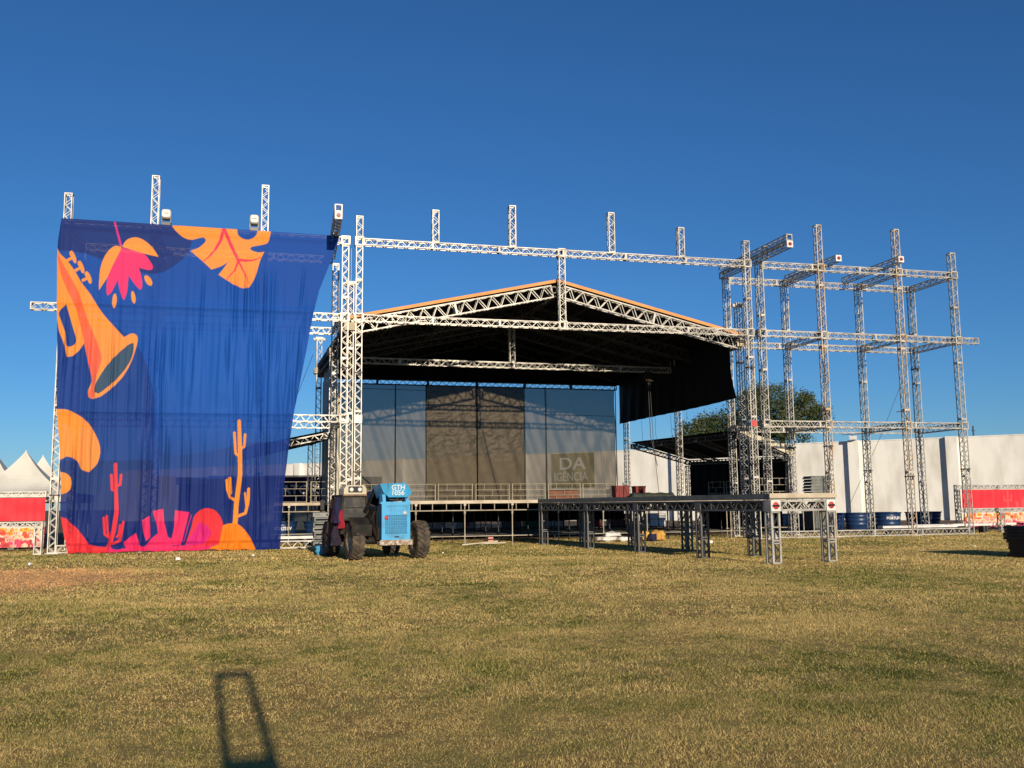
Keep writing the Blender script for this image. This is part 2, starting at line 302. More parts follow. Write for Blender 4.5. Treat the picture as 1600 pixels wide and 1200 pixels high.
def vnoise(x, seed=0):
    """smooth 1-d value noise on numpy arrays"""
    r = np.random.RandomState(seed); t = r.rand(4096)*2-1
    i = np.floor(x).astype(int); f = x-i; f = f*f*(3-2*f)
    return t[i % 4096]*(1-f)+t[(i+1) % 4096]*f
def vnoise2(x, y, seed=0):
    r = np.random.RandomState(seed); t = r.rand(256, 256)*2-1
    i = np.floor(x).astype(int); j = np.floor(y).astype(int); f = x-i; g = y-j
    f = f*f*(3-2*f); g = g*g*(3-2*g); T = lambda a, b: t[a % 256, b % 256]
    return (T(i, j)*(1-f)+T(i+1, j)*f)*(1-g)+(T(i, j+1)*(1-f)+T(i+1, j+1)*f)*g
ART=[('navy',[(-8.49,13.19),(-4.14,13.09),(-3.02,12.44),(-3.36,11.63),(-4.43,10.97),(-5.98,11.33),(-7.16,11.68),(-8.42,11.71)]),('navyblue',[(-8.29,8.77),(-5.76,8.73),(-5.16,8.25),(-4.74,7.7),(-4.43,6.8),(-4.26,5.99),(-4.17,3.5),(-8.27,3.49)]),('navyblue',[(-4.24,3.99),(-3.36,3.7),(-2.05,3.9),(-0.6,4.26),(1.39,4.33),(1.42,2.48),(-4.25,2.51)]),('navy',[(-8.27,3.49),(-4.17,3.55),(-4.15,2.95),(-2.02,2.8),(1.41,2.99),(1.47,-0.55),(-8.09,-0.31)]),('magenta',[(-6.0,13.0),(-5.93,13.0),(-5.65,12.03),(-5.72,11.99)]),('orange',[(-5.68,11.99),(-5.89,12.03),(-6.09,11.89),(-6.28,11.59),(-6.41,11.19),(-6.45,10.74),(-6.45,10.2),(-6.3,10.46),(-6.13,10.79),(-5.92,11.32),(-5.68,11.95)]),('orange',[(-5.65,12.0),(-5.6,12.14),(-5.46,12.32),(-5.22,12.42),(-4.98,12.39),(-4.71,12.23),(-4.49,12.01),(-4.28,11.68),(-4.57,11.73),(-4.99,11.82),(-5.35,11.92)]),('pink',[(-5.66,11.96),(-5.35,11.9),(-4.99,11.82),(-4.81,11.75),(-4.66,11.58),(-4.5,11.33),(-4.48,11.2),(-4.57,11.13),(-4.79,11.15),(-5.01,11.2),(-4.93,10.95),(-4.86,10.63),(-4.86,10.37),(-4.92,10.3),(-5.06,10.43),(-5.22,10.64),(-5.37,10.86),(-5.38,10.6),(-5.41,10.15),(-5.5,9.84),(-5.57,9.95),(-5.69,10.3),(-5.76,10.68),(-5.86,10.42),(-5.99,10.13),(-6.12,10.01),(-6.16,10.18),(-6.16,10.6),(-6.08,10.95),(-5.87,11.48)]),('orange',[(-4.51,10.5),(-4.53,10.49),(-4.57,10.5),(-4.61,10.51),(-4.65,10.54),(-4.69,10.58),(-4.72,10.63),(-4.75,10.68),(-4.77,10.74),(-4.78,10.79),(-4.78,10.83),(-4.78,10.87),(-4.76,10.89),(-4.73,10.9),(-4.69,10.9),(-4.66,10.88),(-4.62,10.86),(-4.58,10.82),(-4.54,10.77),(-4.51,10.71),(-4.49,10.66),(-4.48,10.61),(-4.48,10.56),(-4.49,10.53)]),('orange',[(-5.85,9.51),(-5.87,9.52),(-5.89,9.55),(-5.91,9.6),(-5.92,9.66),(-5.93,9.73),(-5.93,9.81),(-5.93,9.88),(-5.92,9.95),(-5.91,10.01),(-5.89,10.06),(-5.87,10.09),(-5.85,10.1),(-5.82,10.09),(-5.8,10.06),(-5.79,10.01),(-5.77,9.95),(-5.77,9.88),(-5.76,9.81),(-5.77,9.73),(-5.78,9.66),(-5.79,9.6),(-5.81,9.55),(-5.83,9.52)]),('orange',[(-5.11,9.72),(-5.13,9.73),(-5.15,9.75),(-5.17,9.78),(-5.2,9.83),(-5.22,9.89),(-5.23,9.96),(-5.24,10.03),(-5.25,10.09),(-5.25,10.15),(-5.24,10.19),(-5.23,10.22),(-5.21,10.23),(-5.19,10.23),(-5.16,10.21),(-5.14,10.17),(-5.12,10.12),(-5.1,10.06),(-5.08,9.99),(-5.07,9.93),(-5.07,9.86),(-5.07,9.81),(-5.08,9.76),(-5.09,9.73)]),('orange',[(-7.56,11.71),(-7.48,11.74),(-7.39,11.61),(-7.31,11.39),(-7.32,11.24),(-7.4,11.28),(-7.48,11.45),(-7.56,11.58)]),('orange',[(-7.68,11.38),(-7.47,11.52),(-7.43,11.42),(-7.62,11.28)]),('orange',[(-7.25,11.33),(-7.17,11.36),(-7.08,11.22),(-7.0,11.0),(-7.02,10.85),(-7.1,10.89),(-7.18,11.07),(-7.25,11.2)]),('orange',[(-7.38,11.0),(-7.16,11.13),(-7.13,11.04),(-7.31,10.9)]),('orange',[(-6.98,10.92),(-6.9,10.95),(-6.8,10.82),(-6.72,10.6),(-6.74,10.45),(-6.82,10.49),(-6.9,10.67),(-6.98,10.8)]),('orange',[(-7.1,10.6),(-6.89,10.73),(-6.85,10.64),(-7.04,10.5)]),('orange',[(-8.46,12.42),(-8.04,11.84),(-7.9,11.59),(-7.66,11.35),(-7.36,10.95),(-7.09,10.49),(-6.74,10.03),(-6.55,9.72),(-6.27,9.3),(-5.85,8.81),(-5.44,8.36),(-5.18,8.51),(-5.01,8.48),(-4.93,8.31),(-4.99,7.9),(-5.17,7.29),(-5.44,6.78),(-5.76,6.39),(-6.14,6.03),(-6.45,5.9),(-6.64,5.98),(-6.66,6.23),(-6.55,6.62),(-6.59,6.87),(-6.75,7.5),(-6.9,8.1),(-7.06,7.78),(-7.28,7.58),(-7.49,7.53),(-7.57,7.9),(-7.81,8.53),(-7.94,9.03),(-8.32,9.39)]),('redorange',[(-8.01,11.63),(-7.71,11.06),(-7.19,10.13),(-6.89,9.27),(-6.6,8.53),(-6.31,7.83),(-6.22,7.41),(-6.38,6.75),(-6.45,6.3),(-6.42,6.03),(-6.55,5.91),(-6.65,6.09),(-6.55,6.58),(-6.75,7.5),(-6.9,8.13),(-7.14,9.12),(-7.32,9.61),(-7.81,10.68)]),('navyblue',[(-7.6,9.6),(-7.39,8.9),(-7.18,8.19),(-7.26,8.01),(-7.43,7.92),(-7.51,7.97),(-7.58,8.43),(-7.75,8.92),(-7.84,9.27)]),('slate',[(-5.08,8.14),(-5.07,7.83),(-5.2,7.36),(-5.58,6.78),(-6.02,6.31),(-6.27,6.1),(-6.42,6.16),(-6.41,6.41),(-6.17,6.95),(-5.8,7.52),(-5.45,7.89),(-5.23,8.08)]),('orange',[(-3.8,13.01),(-2.79,13.07),(-1.29,13.17),(-1.28,12.92),(-1.23,12.77),(-1.07,12.65),(-0.85,12.61),(-0.63,12.71),(-0.51,12.88),(-0.48,13.05),(0.06,13.09),(0.03,12.88),(-0.06,12.54),(-0.28,12.43),(-0.69,12.32),(-0.76,12.23),(-0.65,12.15),(-0.43,12.1),(-0.19,12.14),(-0.36,11.72),(-0.5,11.14),(-0.68,10.73),(-0.82,10.58),(-1.02,10.57),(-1.37,10.7),(-1.97,11.08),(-1.76,11.38),(-1.62,11.63),(-1.85,11.45),(-2.25,11.28),(-2.63,11.63),(-3.08,12.0),(-2.77,12.15),(-2.53,12.39),(-2.5,12.51),(-2.61,12.59),(-2.84,12.52),(-3.05,12.46),(-3.3,12.51),(-3.55,12.68),(-3.77,12.93)]),('vein',[(-1.88,13.02),(-1.97,12.54),(-1.86,12.52),(-1.75,12.99)]),('vein',[(-1.96,12.56),(-2.16,12.14),(-2.08,12.1),(-1.86,12.5)]),('vein',[(-2.15,12.15),(-2.38,11.83),(-2.33,11.79),(-2.08,12.09)]),('vein',[(-2.37,11.83),(-2.6,11.59),(-2.59,11.57),(-2.34,11.78)]),('vein',[(-1.75,13.01),(-1.76,12.97),(-1.79,12.94),(-1.83,12.94),(-1.86,12.96),(-1.88,13.0),(-1.87,13.04),(-1.84,13.07),(-1.8,13.07),(-1.77,13.05)]),('vein',[(-1.86,12.53),(-1.87,12.5),(-1.89,12.47),(-1.93,12.47),(-1.96,12.49),(-1.97,12.53),(-1.96,12.56),(-1.93,12.59),(-1.9,12.59),(-1.87,12.57)]),('vein',[(-2.07,12.12),(-2.08,12.09),(-2.1,12.07),(-2.13,12.07),(-2.15,12.09),(-2.16,12.12),(-2.15,12.14),(-2.13,12.16),(-2.11,12.16),(-2.08,12.15)]),('vein',[(-2.33,11.81),(-2.33,11.79),(-2.35,11.78),(-2.36,11.78),(-2.38,11.79),(-2.38,11.8),(-2.38,11.82),(-2.37,11.83),(-2.35,11.84),(-2.33,11.83)]),('vein',[(-2.58,11.58),(-2.59,11.57),(-2.59,11.57),(-2.6,11.57),(-2.61,11.57),(-2.61,11.58),(-2.61,11.59),(-2.6,11.59),(-2.59,11.59),(-2.59,11.59)]),('vein',[(-1.86,12.97),(-1.59,12.36),(-1.48,12.41),(-1.74,13.04)]),('vein',[(-1.59,12.35),(-1.26,11.68),(-1.16,11.73),(-1.48,12.42)]),('vein',[(-1.73,13.01),(-1.74,12.96),(-1.78,12.94),(-1.82,12.93),(-1.85,12.96),(-1.87,13.0),(-1.86,13.04),(-1.82,13.07),(-1.78,13.07),(-1.75,13.05)]),('vein',[(-1.47,12.39),(-1.48,12.35),(-1.51,12.32),(-1.55,12.32),(-1.58,12.34),(-1.6,12.38),(-1.59,12.42),(-1.56,12.45),(-1.52,12.45),(-1.48,12.43)]),('vein',[(-1.15,11.71),(-1.16,11.67),(-1.19,11.65),(-1.22,11.65),(-1.25,11.67),(-1.26,11.7),(-1.25,11.74),(-1.22,11.76),(-1.19,11.76),(-1.16,11.74)]),('vein',[(-1.24,11.68),(-0.77,10.76),(-0.75,10.77),(-1.17,11.73)]),('vein',[(-1.16,11.71),(-1.17,11.68),(-1.19,11.66),(-1.22,11.66),(-1.24,11.67),(-1.25,11.7),(-1.24,11.73),(-1.22,11.75),(-1.19,11.75),(-1.17,11.73)]),('vein',[(-0.75,10.76),(-0.75,10.76),(-0.76,10.75),(-0.76,10.75),(-0.77,10.76),(-0.77,10.76),(-0.77,10.77),(-0.76,10.77),(-0.76,10.77),(-0.75,10.77)]),('vein',[(-1.21,11.7),(-0.93,11.67),(-0.92,11.77),(-1.2,11.81)]),('vein',[(-0.92,11.67),(-0.64,11.72),(-0.64,11.78),(-0.93,11.77)]),('vein',[(-0.63,11.72),(-0.32,11.87),(-0.33,11.9),(-0.65,11.78)]),('vein',[(-1.16,11.76),(-1.17,11.72),(-1.19,11.7),(-1.22,11.7),(-1.25,11.72),(-1.26,11.75),(-1.25,11.78),(-1.22,11.8),(-1.19,11.81),(-1.17,11.79)]),('vein',[(-0.88,11.72),(-0.89,11.69),(-0.91,11.68),(-0.94,11.67),(-0.96,11.69),(-0.97,11.72),(-0.96,11.74),(-0.94,11.76),(-0.91,11.76),(-0.89,11.75)]),('vein',[(-0.61,11.75),(-0.62,11.73),(-0.63,11.72),(-0.65,11.72),(-0.67,11.73),(-0.67,11.75),(-0.67,11.77),(-0.65,11.78),(-0.63,11.78),(-0.62,11.77)]),('vein',[(-0.31,11.89),(-0.32,11.88),(-0.32,11.87),(-0.33,11.87),(-0.34,11.88),(-0.34,11.88),(-0.34,11.89),(-0.33,11.9),(-0.32,11.9),(-0.32,11.9)]),('vein',[(-1.26,11.68),(-1.35,11.34),(-1.29,11.32),(-1.18,11.66)]),('vein',[(-1.34,11.35),(-1.66,10.91),(-1.64,10.89),(-1.3,11.31)]),('vein',[(-1.18,11.67),(-1.18,11.64),(-1.21,11.63),(-1.23,11.62),(-1.25,11.64),(-1.26,11.67),(-1.26,11.7),(-1.23,11.71),(-1.21,11.71),(-1.19,11.7)]),('vein',[(-1.29,11.33),(-1.3,11.31),(-1.31,11.3),(-1.33,11.3),(-1.35,11.31),(-1.35,11.33),(-1.35,11.35),(-1.33,11.36),(-1.31,11.36),(-1.3,11.35)]),('vein',[(-1.64,10.9),(-1.64,10.89),(-1.65,10.89),(-1.66,10.89),(-1.66,10.89),(-1.66,10.9),(-1.66,10.91),(-1.66,10.91),(-1.65,10.91),(-1.64,10.91)]),('orange',[(-8.16,5.47),(-7.72,5.48),(-7.35,5.46),(-6.79,5.14),(-6.36,4.62),(-6.12,3.96),(-6.21,3.41),(-6.5,3.08),(-6.78,3.19),(-6.96,3.52),(-7.27,3.67),(-7.47,3.59),(-8.06,3.3)]),('orange',[(-7.09,2.66),(-7.1,2.55),(-7.13,2.45),(-7.19,2.37),(-7.28,2.3),(-7.37,2.26),(-7.48,2.25),(-7.58,2.26),(-7.68,2.3),(-7.77,2.37),(-7.84,2.46),(-7.88,2.56),(-7.9,2.67),(-7.89,2.77),(-7.86,2.88),(-7.79,2.96),(-7.71,3.03),(-7.62,3.07),(-7.51,3.08),(-7.41,3.07),(-7.31,3.03),(-7.22,2.96),(-7.15,2.87),(-7.11,2.77)]),('red',[(-5.6,0.15),(-5.45,0.8),(-5.61,0.85),(-5.75,0.2)]),('red',[(-5.45,0.81),(-5.37,1.53),(-5.52,1.56),(-5.61,0.84)]),('red',[(-5.37,1.55),(-5.43,2.28),(-5.57,2.27),(-5.52,1.54)]),('red',[(-5.43,2.28),(-5.5,3.38),(-5.63,3.37),(-5.57,2.27)]),('red',[(-5.59,0.17),(-5.61,0.13),(-5.65,0.1),(-5.69,0.1),(-5.73,0.13),(-5.75,0.18),(-5.74,0.23),(-5.7,0.26),(-5.65,0.26),(-5.61,0.22)]),('red',[(-5.45,0.82),(-5.46,0.77),(-5.5,0.74),(-5.55,0.74),(-5.59,0.77),(-5.61,0.82),(-5.59,0.87),(-5.56,0.9),(-5.51,0.9),(-5.47,0.87)]),('red',[(-5.37,1.55),(-5.38,1.5),(-5.42,1.47),(-5.47,1.47),(-5.5,1.5),(-5.52,1.55),(-5.51,1.59),(-5.47,1.62),(-5.43,1.62),(-5.39,1.59)]),('red',[(-5.43,2.27),(-5.44,2.23),(-5.48,2.21),(-5.52,2.21),(-5.56,2.23),(-5.57,2.28),(-5.56,2.32),(-5.53,2.34),(-5.48,2.34),(-5.45,2.32)]),('red',[(-5.5,3.37),(-5.51,3.33),(-5.54,3.31),(-5.58,3.31),(-5.61,3.33),(-5.63,3.37),(-5.62,3.41),(-5.59,3.44),(-5.55,3.44),(-5.51,3.41)]),('red',[(-5.48,2.39),(-5.64,2.45),(-5.66,2.36),(-5.5,2.3)]),('red',[(-5.6,2.41),(-5.65,2.97),(-5.74,2.96),(-5.7,2.41)]),('red',[(-5.44,2.35),(-5.45,2.32),(-5.47,2.3),(-5.5,2.3),(-5.53,2.32),(-5.54,2.35),(-5.53,2.38),(-5.51,2.39),(-5.48,2.39),(-5.45,2.38)]),('red',[(-5.6,2.41),(-5.61,2.38),(-5.63,2.36),(-5.66,2.36),(-5.69,2.38),(-5.7,2.41),(-5.69,2.44),(-5.67,2.45),(-5.64,2.45),(-5.61,2.44)]),('red',[(-5.65,2.96),(-5.66,2.93),(-5.68,2.92),(-5.71,2.92),(-5.74,2.94),(-5.75,2.96),(-5.74,2.99),(-5.72,3.01),(-5.69,3.01),(-5.66,2.99)]),('red',[(-5.5,2.47),(-5.34,2.56),(-5.39,2.65),(-5.55,2.55)]),('red',[(-5.32,2.6),(-5.3,2.96),(-5.39,2.97),(-5.41,2.61)]),('red',[(-5.48,2.51),(-5.49,2.48),(-5.51,2.46),(-5.54,2.46),(-5.56,2.48),(-5.57,2.51),(-5.56,2.54),(-5.54,2.56),(-5.51,2.56),(-5.49,2.54)]),('red',[(-5.32,2.6),(-5.32,2.57),(-5.35,2.56),(-5.38,2.56),(-5.4,2.57),(-5.41,2.6),(-5.4,2.63),(-5.38,2.65),(-5.35,2.65),(-5.33,2.63)]),('red',[(-5.3,2.96),(-5.31,2.93),(-5.33,2.92),(-5.36,2.92),(-5.38,2.93),(-5.39,2.96),(-5.39,2.99),(-5.36,3.01),(-5.34,3.01),(-5.31,2.99)]),('red',[(-5.59,0.57),(-5.82,0.76),(-5.87,0.68),(-5.65,0.5)]),('red',[(-5.8,0.72),(-5.86,1.34),(-5.95,1.33),(-5.89,0.72)]),('red',[(-5.57,0.53),(-5.58,0.51),(-5.6,0.49),(-5.63,0.49),(-5.65,0.51),(-5.66,0.54),(-5.66,0.56),(-5.63,0.58),(-5.61,0.58),(-5.58,0.56)]),('red',[(-5.8,0.72),(-5.81,0.69),(-5.83,0.67),(-5.86,0.67),(-5.88,0.69),(-5.89,0.72),(-5.88,0.75),(-5.86,0.77),(-5.83,0.77),(-5.81,0.75)]),('red',[(-5.86,1.33),(-5.86,1.31),(-5.89,1.29),(-5.91,1.29),(-5.94,1.31),(-5.95,1.34),(-5.94,1.36),(-5.92,1.38),(-5.89,1.38),(-5.87,1.36)]),('red',[(-5.66,0.65),(-5.73,0.91),(-5.8,0.89),(-5.73,0.64)]),('red',[(-5.72,0.9),(-5.76,1.41),(-5.83,1.4),(-5.8,0.9)]),('red',[(-5.65,0.64),(-5.66,0.62),(-5.68,0.61),(-5.7,0.61),(-5.72,0.62),(-5.73,0.65),(-5.72,0.67),(-5.7,0.68),(-5.68,0.68),(-5.66,0.67)]),('red',[(-5.72,0.9),(-5.73,0.87),(-5.75,0.86),(-5.77,0.86),(-5.79,0.88),(-5.8,0.9),(-5.79,0.92),(-5.78,0.94),(-5.75,0.94),(-5.73,0.92)]),('red',[(-5.76,1.4),(-5.76,1.38),(-5.78,1.37),(-5.81,1.37),(-5.83,1.38),(-5.83,1.41),(-5.83,1.43),(-5.81,1.44),(-5.79,1.44),(-5.77,1.43)]),('red',[(-5.49,0.31),(-5.27,0.41),(-5.32,0.5),(-5.53,0.4)]),('red',[(-5.25,0.45),(-5.15,1.16),(-5.24,1.17),(-5.34,0.47)]),('red',[(-5.46,0.35),(-5.47,0.32),(-5.49,0.31),(-5.52,0.31),(-5.55,0.33),(-5.55,0.35),(-5.55,0.38),(-5.53,0.4),(-5.5,0.4),(-5.47,0.38)]),('red',[(-5.25,0.46),(-5.26,0.43),(-5.28,0.41),(-5.31,0.41),(-5.33,0.43),(-5.34,0.46),(-5.33,0.49),(-5.31,0.5),(-5.28,0.5),(-5.26,0.48)]),('red',[(-5.15,1.16),(-5.16,1.14),(-5.18,1.12),(-5.21,1.12),(-5.23,1.14),(-5.24,1.17),(-5.24,1.19),(-5.21,1.21),(-5.19,1.21),(-5.16,1.19)]),('red',[(-5.36,0.58),(-5.3,0.69),(-5.36,0.73),(-5.43,0.63)]),('red',[(-5.29,0.7),(-5.27,1.04),(-5.34,1.06),(-5.37,0.72)]),('red',[(-5.36,0.6),(-5.37,0.58),(-5.38,0.57),(-5.41,0.57),(-5.43,0.58),(-5.43,0.6),(-5.43,0.63),(-5.41,0.64),(-5.39,0.64),(-5.37,0.63)]),('red',[(-5.29,0.71),(-5.3,0.69),(-5.32,0.67),(-5.34,0.67),(-5.36,0.69),(-5.37,0.71),(-5.36,0.73),(-5.35,0.75),(-5.32,0.75),(-5.3,0.73)]),('red',[(-5.27,1.05),(-5.27,1.03),(-5.29,1.01),(-5.31,1.01),(-5.33,1.03),(-5.34,1.05),(-5.34,1.07),(-5.32,1.09),(-5.29,1.09),(-5.27,1.07)]),('orange',[(-0.99,0.89),(-0.96,1.78),(-1.14,1.8),(-1.18,0.9)]),('orange',[(-0.96,1.78),(-0.85,2.99),(-1.02,3.01),(-1.14,1.8)]),('orange',[(-0.85,3.0),(-0.88,3.91),(-1.04,3.91),(-1.02,3.0)]),('orange',[(-0.88,3.91),(-0.96,5.12),(-1.09,5.11),(-1.04,3.9)]),('orange',[(-0.99,0.89),(-1.01,0.84),(-1.06,0.8),(-1.12,0.8),(-1.16,0.84),(-1.18,0.9),(-1.17,0.96),(-1.12,0.99),(-1.06,0.99),(-1.01,0.95)]),('orange',[(-0.96,1.79),(-0.98,1.74),(-1.02,1.7),(-1.08,1.7),(-1.12,1.74),(-1.14,1.79),(-1.13,1.85),(-1.08,1.88),(-1.03,1.88),(-0.98,1.85)]),('orange',[(-0.85,3.0),(-0.86,2.94),(-0.91,2.91),(-0.96,2.91),(-1.0,2.94),(-1.02,3.0),(-1.01,3.05),(-0.96,3.08),(-0.91,3.08),(-0.87,3.05)]),('orange',[(-0.88,3.91),(-0.89,3.86),(-0.93,3.83),(-0.98,3.83),(-1.02,3.86),(-1.04,3.91),(-1.02,3.95),(-0.98,3.99),(-0.93,3.99),(-0.89,3.96)]),('orange',[(-0.95,5.11),(-0.97,5.07),(-1.0,5.05),(-1.04,5.05),(-1.08,5.07),(-1.09,5.11),(-1.08,5.15),(-1.04,5.18),(-1.0,5.18),(-0.97,5.15)]),('orange',[(-0.94,3.73),(-1.1,3.87),(-1.16,3.79),(-1.0,3.65)]),('orange',[(-1.08,3.83),(-1.14,4.66),(-1.24,4.65),(-1.18,3.83)]),('orange',[(-0.92,3.69),(-0.93,3.66),(-0.95,3.65),(-0.98,3.65),(-1.01,3.66),(-1.02,3.69),(-1.01,3.72),(-0.98,3.74),(-0.95,3.74),(-0.93,3.72)]),('orange',[(-1.08,3.83),(-1.09,3.8),(-1.11,3.78),(-1.14,3.78),(-1.17,3.8),(-1.18,3.83),(-1.17,3.86),(-1.15,3.88),(-1.12,3.88),(-1.09,3.86)]),('orange',[(-1.14,4.65),(-1.15,4.62),(-1.17,4.6),(-1.2,4.6),(-1.23,4.62),(-1.24,4.65),(-1.23,4.68),(-1.2,4.7),(-1.17,4.7),(-1.15,4.68)]),('orange',[(-0.93,3.95),(-0.77,4.05),(-0.83,4.14),(-0.98,4.04)]),('orange',[(-0.75,4.09),(-0.73,4.58),(-0.83,4.58),(-0.85,4.1)]),('orange',[(-0.91,4.0),(-0.92,3.97),(-0.94,3.95),(-0.97,3.95),(-1.0,3.97),(-1.01,4.0),(-1.0,4.03),(-0.98,4.05),(-0.95,4.05),(-0.92,4.03)]),('orange',[(-0.75,4.1),(-0.76,4.07),(-0.78,4.05),(-0.81,4.05),(-0.84,4.07),(-0.85,4.1),(-0.84,4.13),(-0.82,4.15),(-0.79,4.15),(-0.76,4.13)]),('orange',[(-0.73,4.58),(-0.74,4.55),(-0.77,4.53),(-0.8,4.53),(-0.82,4.55),(-0.83,4.58),(-0.82,4.61),(-0.8,4.63),(-0.77,4.63),(-0.74,4.61)]),('orange',[(-1.03,1.97),(-1.27,2.12),(-1.32,2.04),(-1.08,1.89)]),('orange',[(-1.25,2.09),(-1.36,2.41),(-1.45,2.38),(-1.34,2.06)]),('orange',[(-1.35,2.4),(-1.4,2.76),(-1.49,2.75),(-1.45,2.39)]),('orange',[(-1.01,1.93),(-1.02,1.9),(-1.04,1.88),(-1.07,1.88),(-1.09,1.9),(-1.1,1.93),(-1.1,1.96),(-1.07,1.97),(-1.04,1.97),(-1.02,1.96)]),('orange',[(-1.24,2.08),(-1.25,2.05),(-1.28,2.03),(-1.31,2.03),(-1.33,2.05),(-1.34,2.08),(-1.33,2.11),(-1.31,2.13),(-1.28,2.13),(-1.25,2.11)]),('orange',[(-1.35,2.4),(-1.36,2.37),(-1.38,2.35),(-1.41,2.35),(-1.44,2.37),(-1.45,2.4),(-1.44,2.43),(-1.42,2.44),(-1.39,2.44),(-1.36,2.42)]),('orange',[(-1.4,2.76),(-1.41,2.73),(-1.43,2.71),(-1.46,2.71),(-1.48,2.73),(-1.49,2.76),(-1.49,2.79),(-1.46,2.8),(-1.43,2.8),(-1.41,2.79)]),('orange',[(-1.22,2.25),(-1.26,2.83),(-1.39,2.83),(-1.34,2.24)]),('orange',[(-1.22,2.24),(-1.23,2.21),(-1.26,2.18),(-1.3,2.19),(-1.33,2.21),(-1.34,2.24),(-1.33,2.28),(-1.3,2.3),(-1.26,2.3),(-1.23,2.28)]),('orange',[(-1.26,2.83),(-1.27,2.79),(-1.3,2.77),(-1.34,2.77),(-1.37,2.79),(-1.39,2.83),(-1.37,2.87),(-1.34,2.89),(-1.31,2.89),(-1.28,2.87)]),('orange',[(-0.98,1.27),(-0.67,1.4),(-0.72,1.5),(-1.03,1.38)]),('orange',[(-0.64,1.44),(-0.55,1.85),(-0.66,1.88),(-0.75,1.47)]),('orange',[(-0.55,1.86),(-0.54,2.4),(-0.65,2.41),(-0.66,1.87)]),('orange',[(-0.95,1.33),(-0.96,1.29),(-0.99,1.27),(-1.02,1.27),(-1.05,1.29),(-1.06,1.33),(-1.05,1.36),(-1.02,1.38),(-0.99,1.38),(-0.96,1.36)]),('orange',[(-0.64,1.45),(-0.65,1.42),(-0.68,1.4),(-0.71,1.4),(-0.74,1.42),(-0.75,1.45),(-0.74,1.48),(-0.71,1.5),(-0.68,1.5),(-0.65,1.48)]),('orange',[(-0.55,1.86),(-0.56,1.83),(-0.58,1.81),(-0.62,1.81),(-0.65,1.83),(-0.66,1.86),(-0.65,1.9),(-0.62,1.92),(-0.59,1.92),(-0.56,1.9)]),('orange',[(-0.54,2.41),(-0.55,2.37),(-0.57,2.35),(-0.61,2.35),(-0.64,2.37),(-0.65,2.41),(-0.64,2.44),(-0.61,2.46),(-0.58,2.46),(-0.55,2.44)]),('orange',[(-0.61,1.72),(-0.69,2.25),(-0.77,2.24),(-0.7,1.71)]),('orange',[(-0.61,1.71),(-0.62,1.69),(-0.64,1.67),(-0.67,1.67),(-0.69,1.69),(-0.7,1.71),(-0.69,1.74),(-0.67,1.75),(-0.64,1.75),(-0.62,1.74)]),('orange',[(-0.68,2.24),(-0.69,2.21),(-0.71,2.2),(-0.74,2.2),(-0.76,2.21),(-0.77,2.24),(-0.76,2.27),(-0.74,2.28),(-0.72,2.28),(-0.69,2.27)]),('red',[(-7.97,1.47),(-7.57,1.43),(-7.24,1.32),(-6.82,0.92),(-6.39,0.33),(-5.71,0.21),(-4.34,0.18),(-4.32,-0.36),(-8.09,-0.27),(-8.16,1.22)]),('pink',[(-5.71,0.21),(-1.88,0.21),(-1.86,-0.42),(-5.69,-0.33)]),('pink',[(-5.17,0.38),(-4.74,0.74),(-4.54,0.15),(-5.02,0.13)]),('pink',[(-4.53,1.23),(-4.25,1.39),(-4.2,0.58),(-4.34,0.42),(-4.48,0.8)]),('pink',[(-4.14,1.57),(-3.76,1.65),(-3.71,1.16),(-3.57,0.57),(-3.41,0.49),(-3.39,0.05),(-4.47,0.01),(-4.17,0.51),(-3.92,0.72),(-3.99,1.09)]),('pink',[(-3.34,1.59),(-2.8,1.51),(-2.93,0.93),(-3.07,0.23),(-3.47,0.24),(-3.35,0.93)]),('magenta',[(-2.74,1.41),(-2.85,1.0),(-2.82,0.99),(-2.71,1.4)]),('magenta',[(-2.85,1.0),(-2.99,0.34),(-2.97,0.33),(-2.82,0.99)]),('magenta',[(-2.71,1.4),(-2.71,1.39),(-2.72,1.39),(-2.73,1.39),(-2.73,1.39),(-2.74,1.4),(-2.73,1.41),(-2.73,1.42),(-2.72,1.42),(-2.71,1.41)]),('magenta',[(-2.82,1.0),(-2.83,0.99),(-2.83,0.98),(-2.84,0.98),(-2.85,0.99),(-2.85,1.0),(-2.85,1.01),(-2.84,1.01),(-2.83,1.01),(-2.83,1.01)]),('magenta',[(-2.97,0.34),(-2.97,0.33),(-2.98,0.32),(-2.98,0.32),(-2.99,0.33),(-2.99,0.34),(-2.99,0.35),(-2.98,0.35),(-2.98,0.35),(-2.97,0.35)]),('red',[(-2.72,0.92),(-2.62,1.36),(-2.34,1.62),(-2.06,1.65),(-1.77,1.5),(-1.54,1.05),(-1.58,0.2),(-2.94,0.15)]),('magenta',[(-2.44,1.14),(-2.15,0.99),(-1.93,0.69),(-2.23,0.25),(-2.94,0.19),(-2.64,0.77)]),('amber',[(-2.04,-0.42),(-1.98,0.1),(-1.66,0.24),(-1.54,0.98),(-1.25,1.06),(-0.89,0.97),(-0.51,0.51),(-0.24,-0.05),(-0.16,-0.46)]),('navy',[(-5.57,0.17),(-5.17,0.37),(-5.02,0.15),(-5.36,0.11)])]
EDGE_R=[(2.82, 12.88), (2.54, 12.01), (2.04, 10.63), (1.8, 9.54), (1.58, 8.2), (1.35, 6.88), (1.12, 5.57), (0.92, 4.02), (0.77, 2.48), (0.65, -0.18)]
EDGE_L=[(-7.91, 13.02), (-8.01, 12.14), (-8.02, 11.43), (-7.93, 9.41), (-7.82, 7.41), (-7.75, 5.44), (-7.58, 3.98), (-7.47, 2.53), (-7.47, 1.57), (-7.29, 0.61), (-7.04, -0.06)]
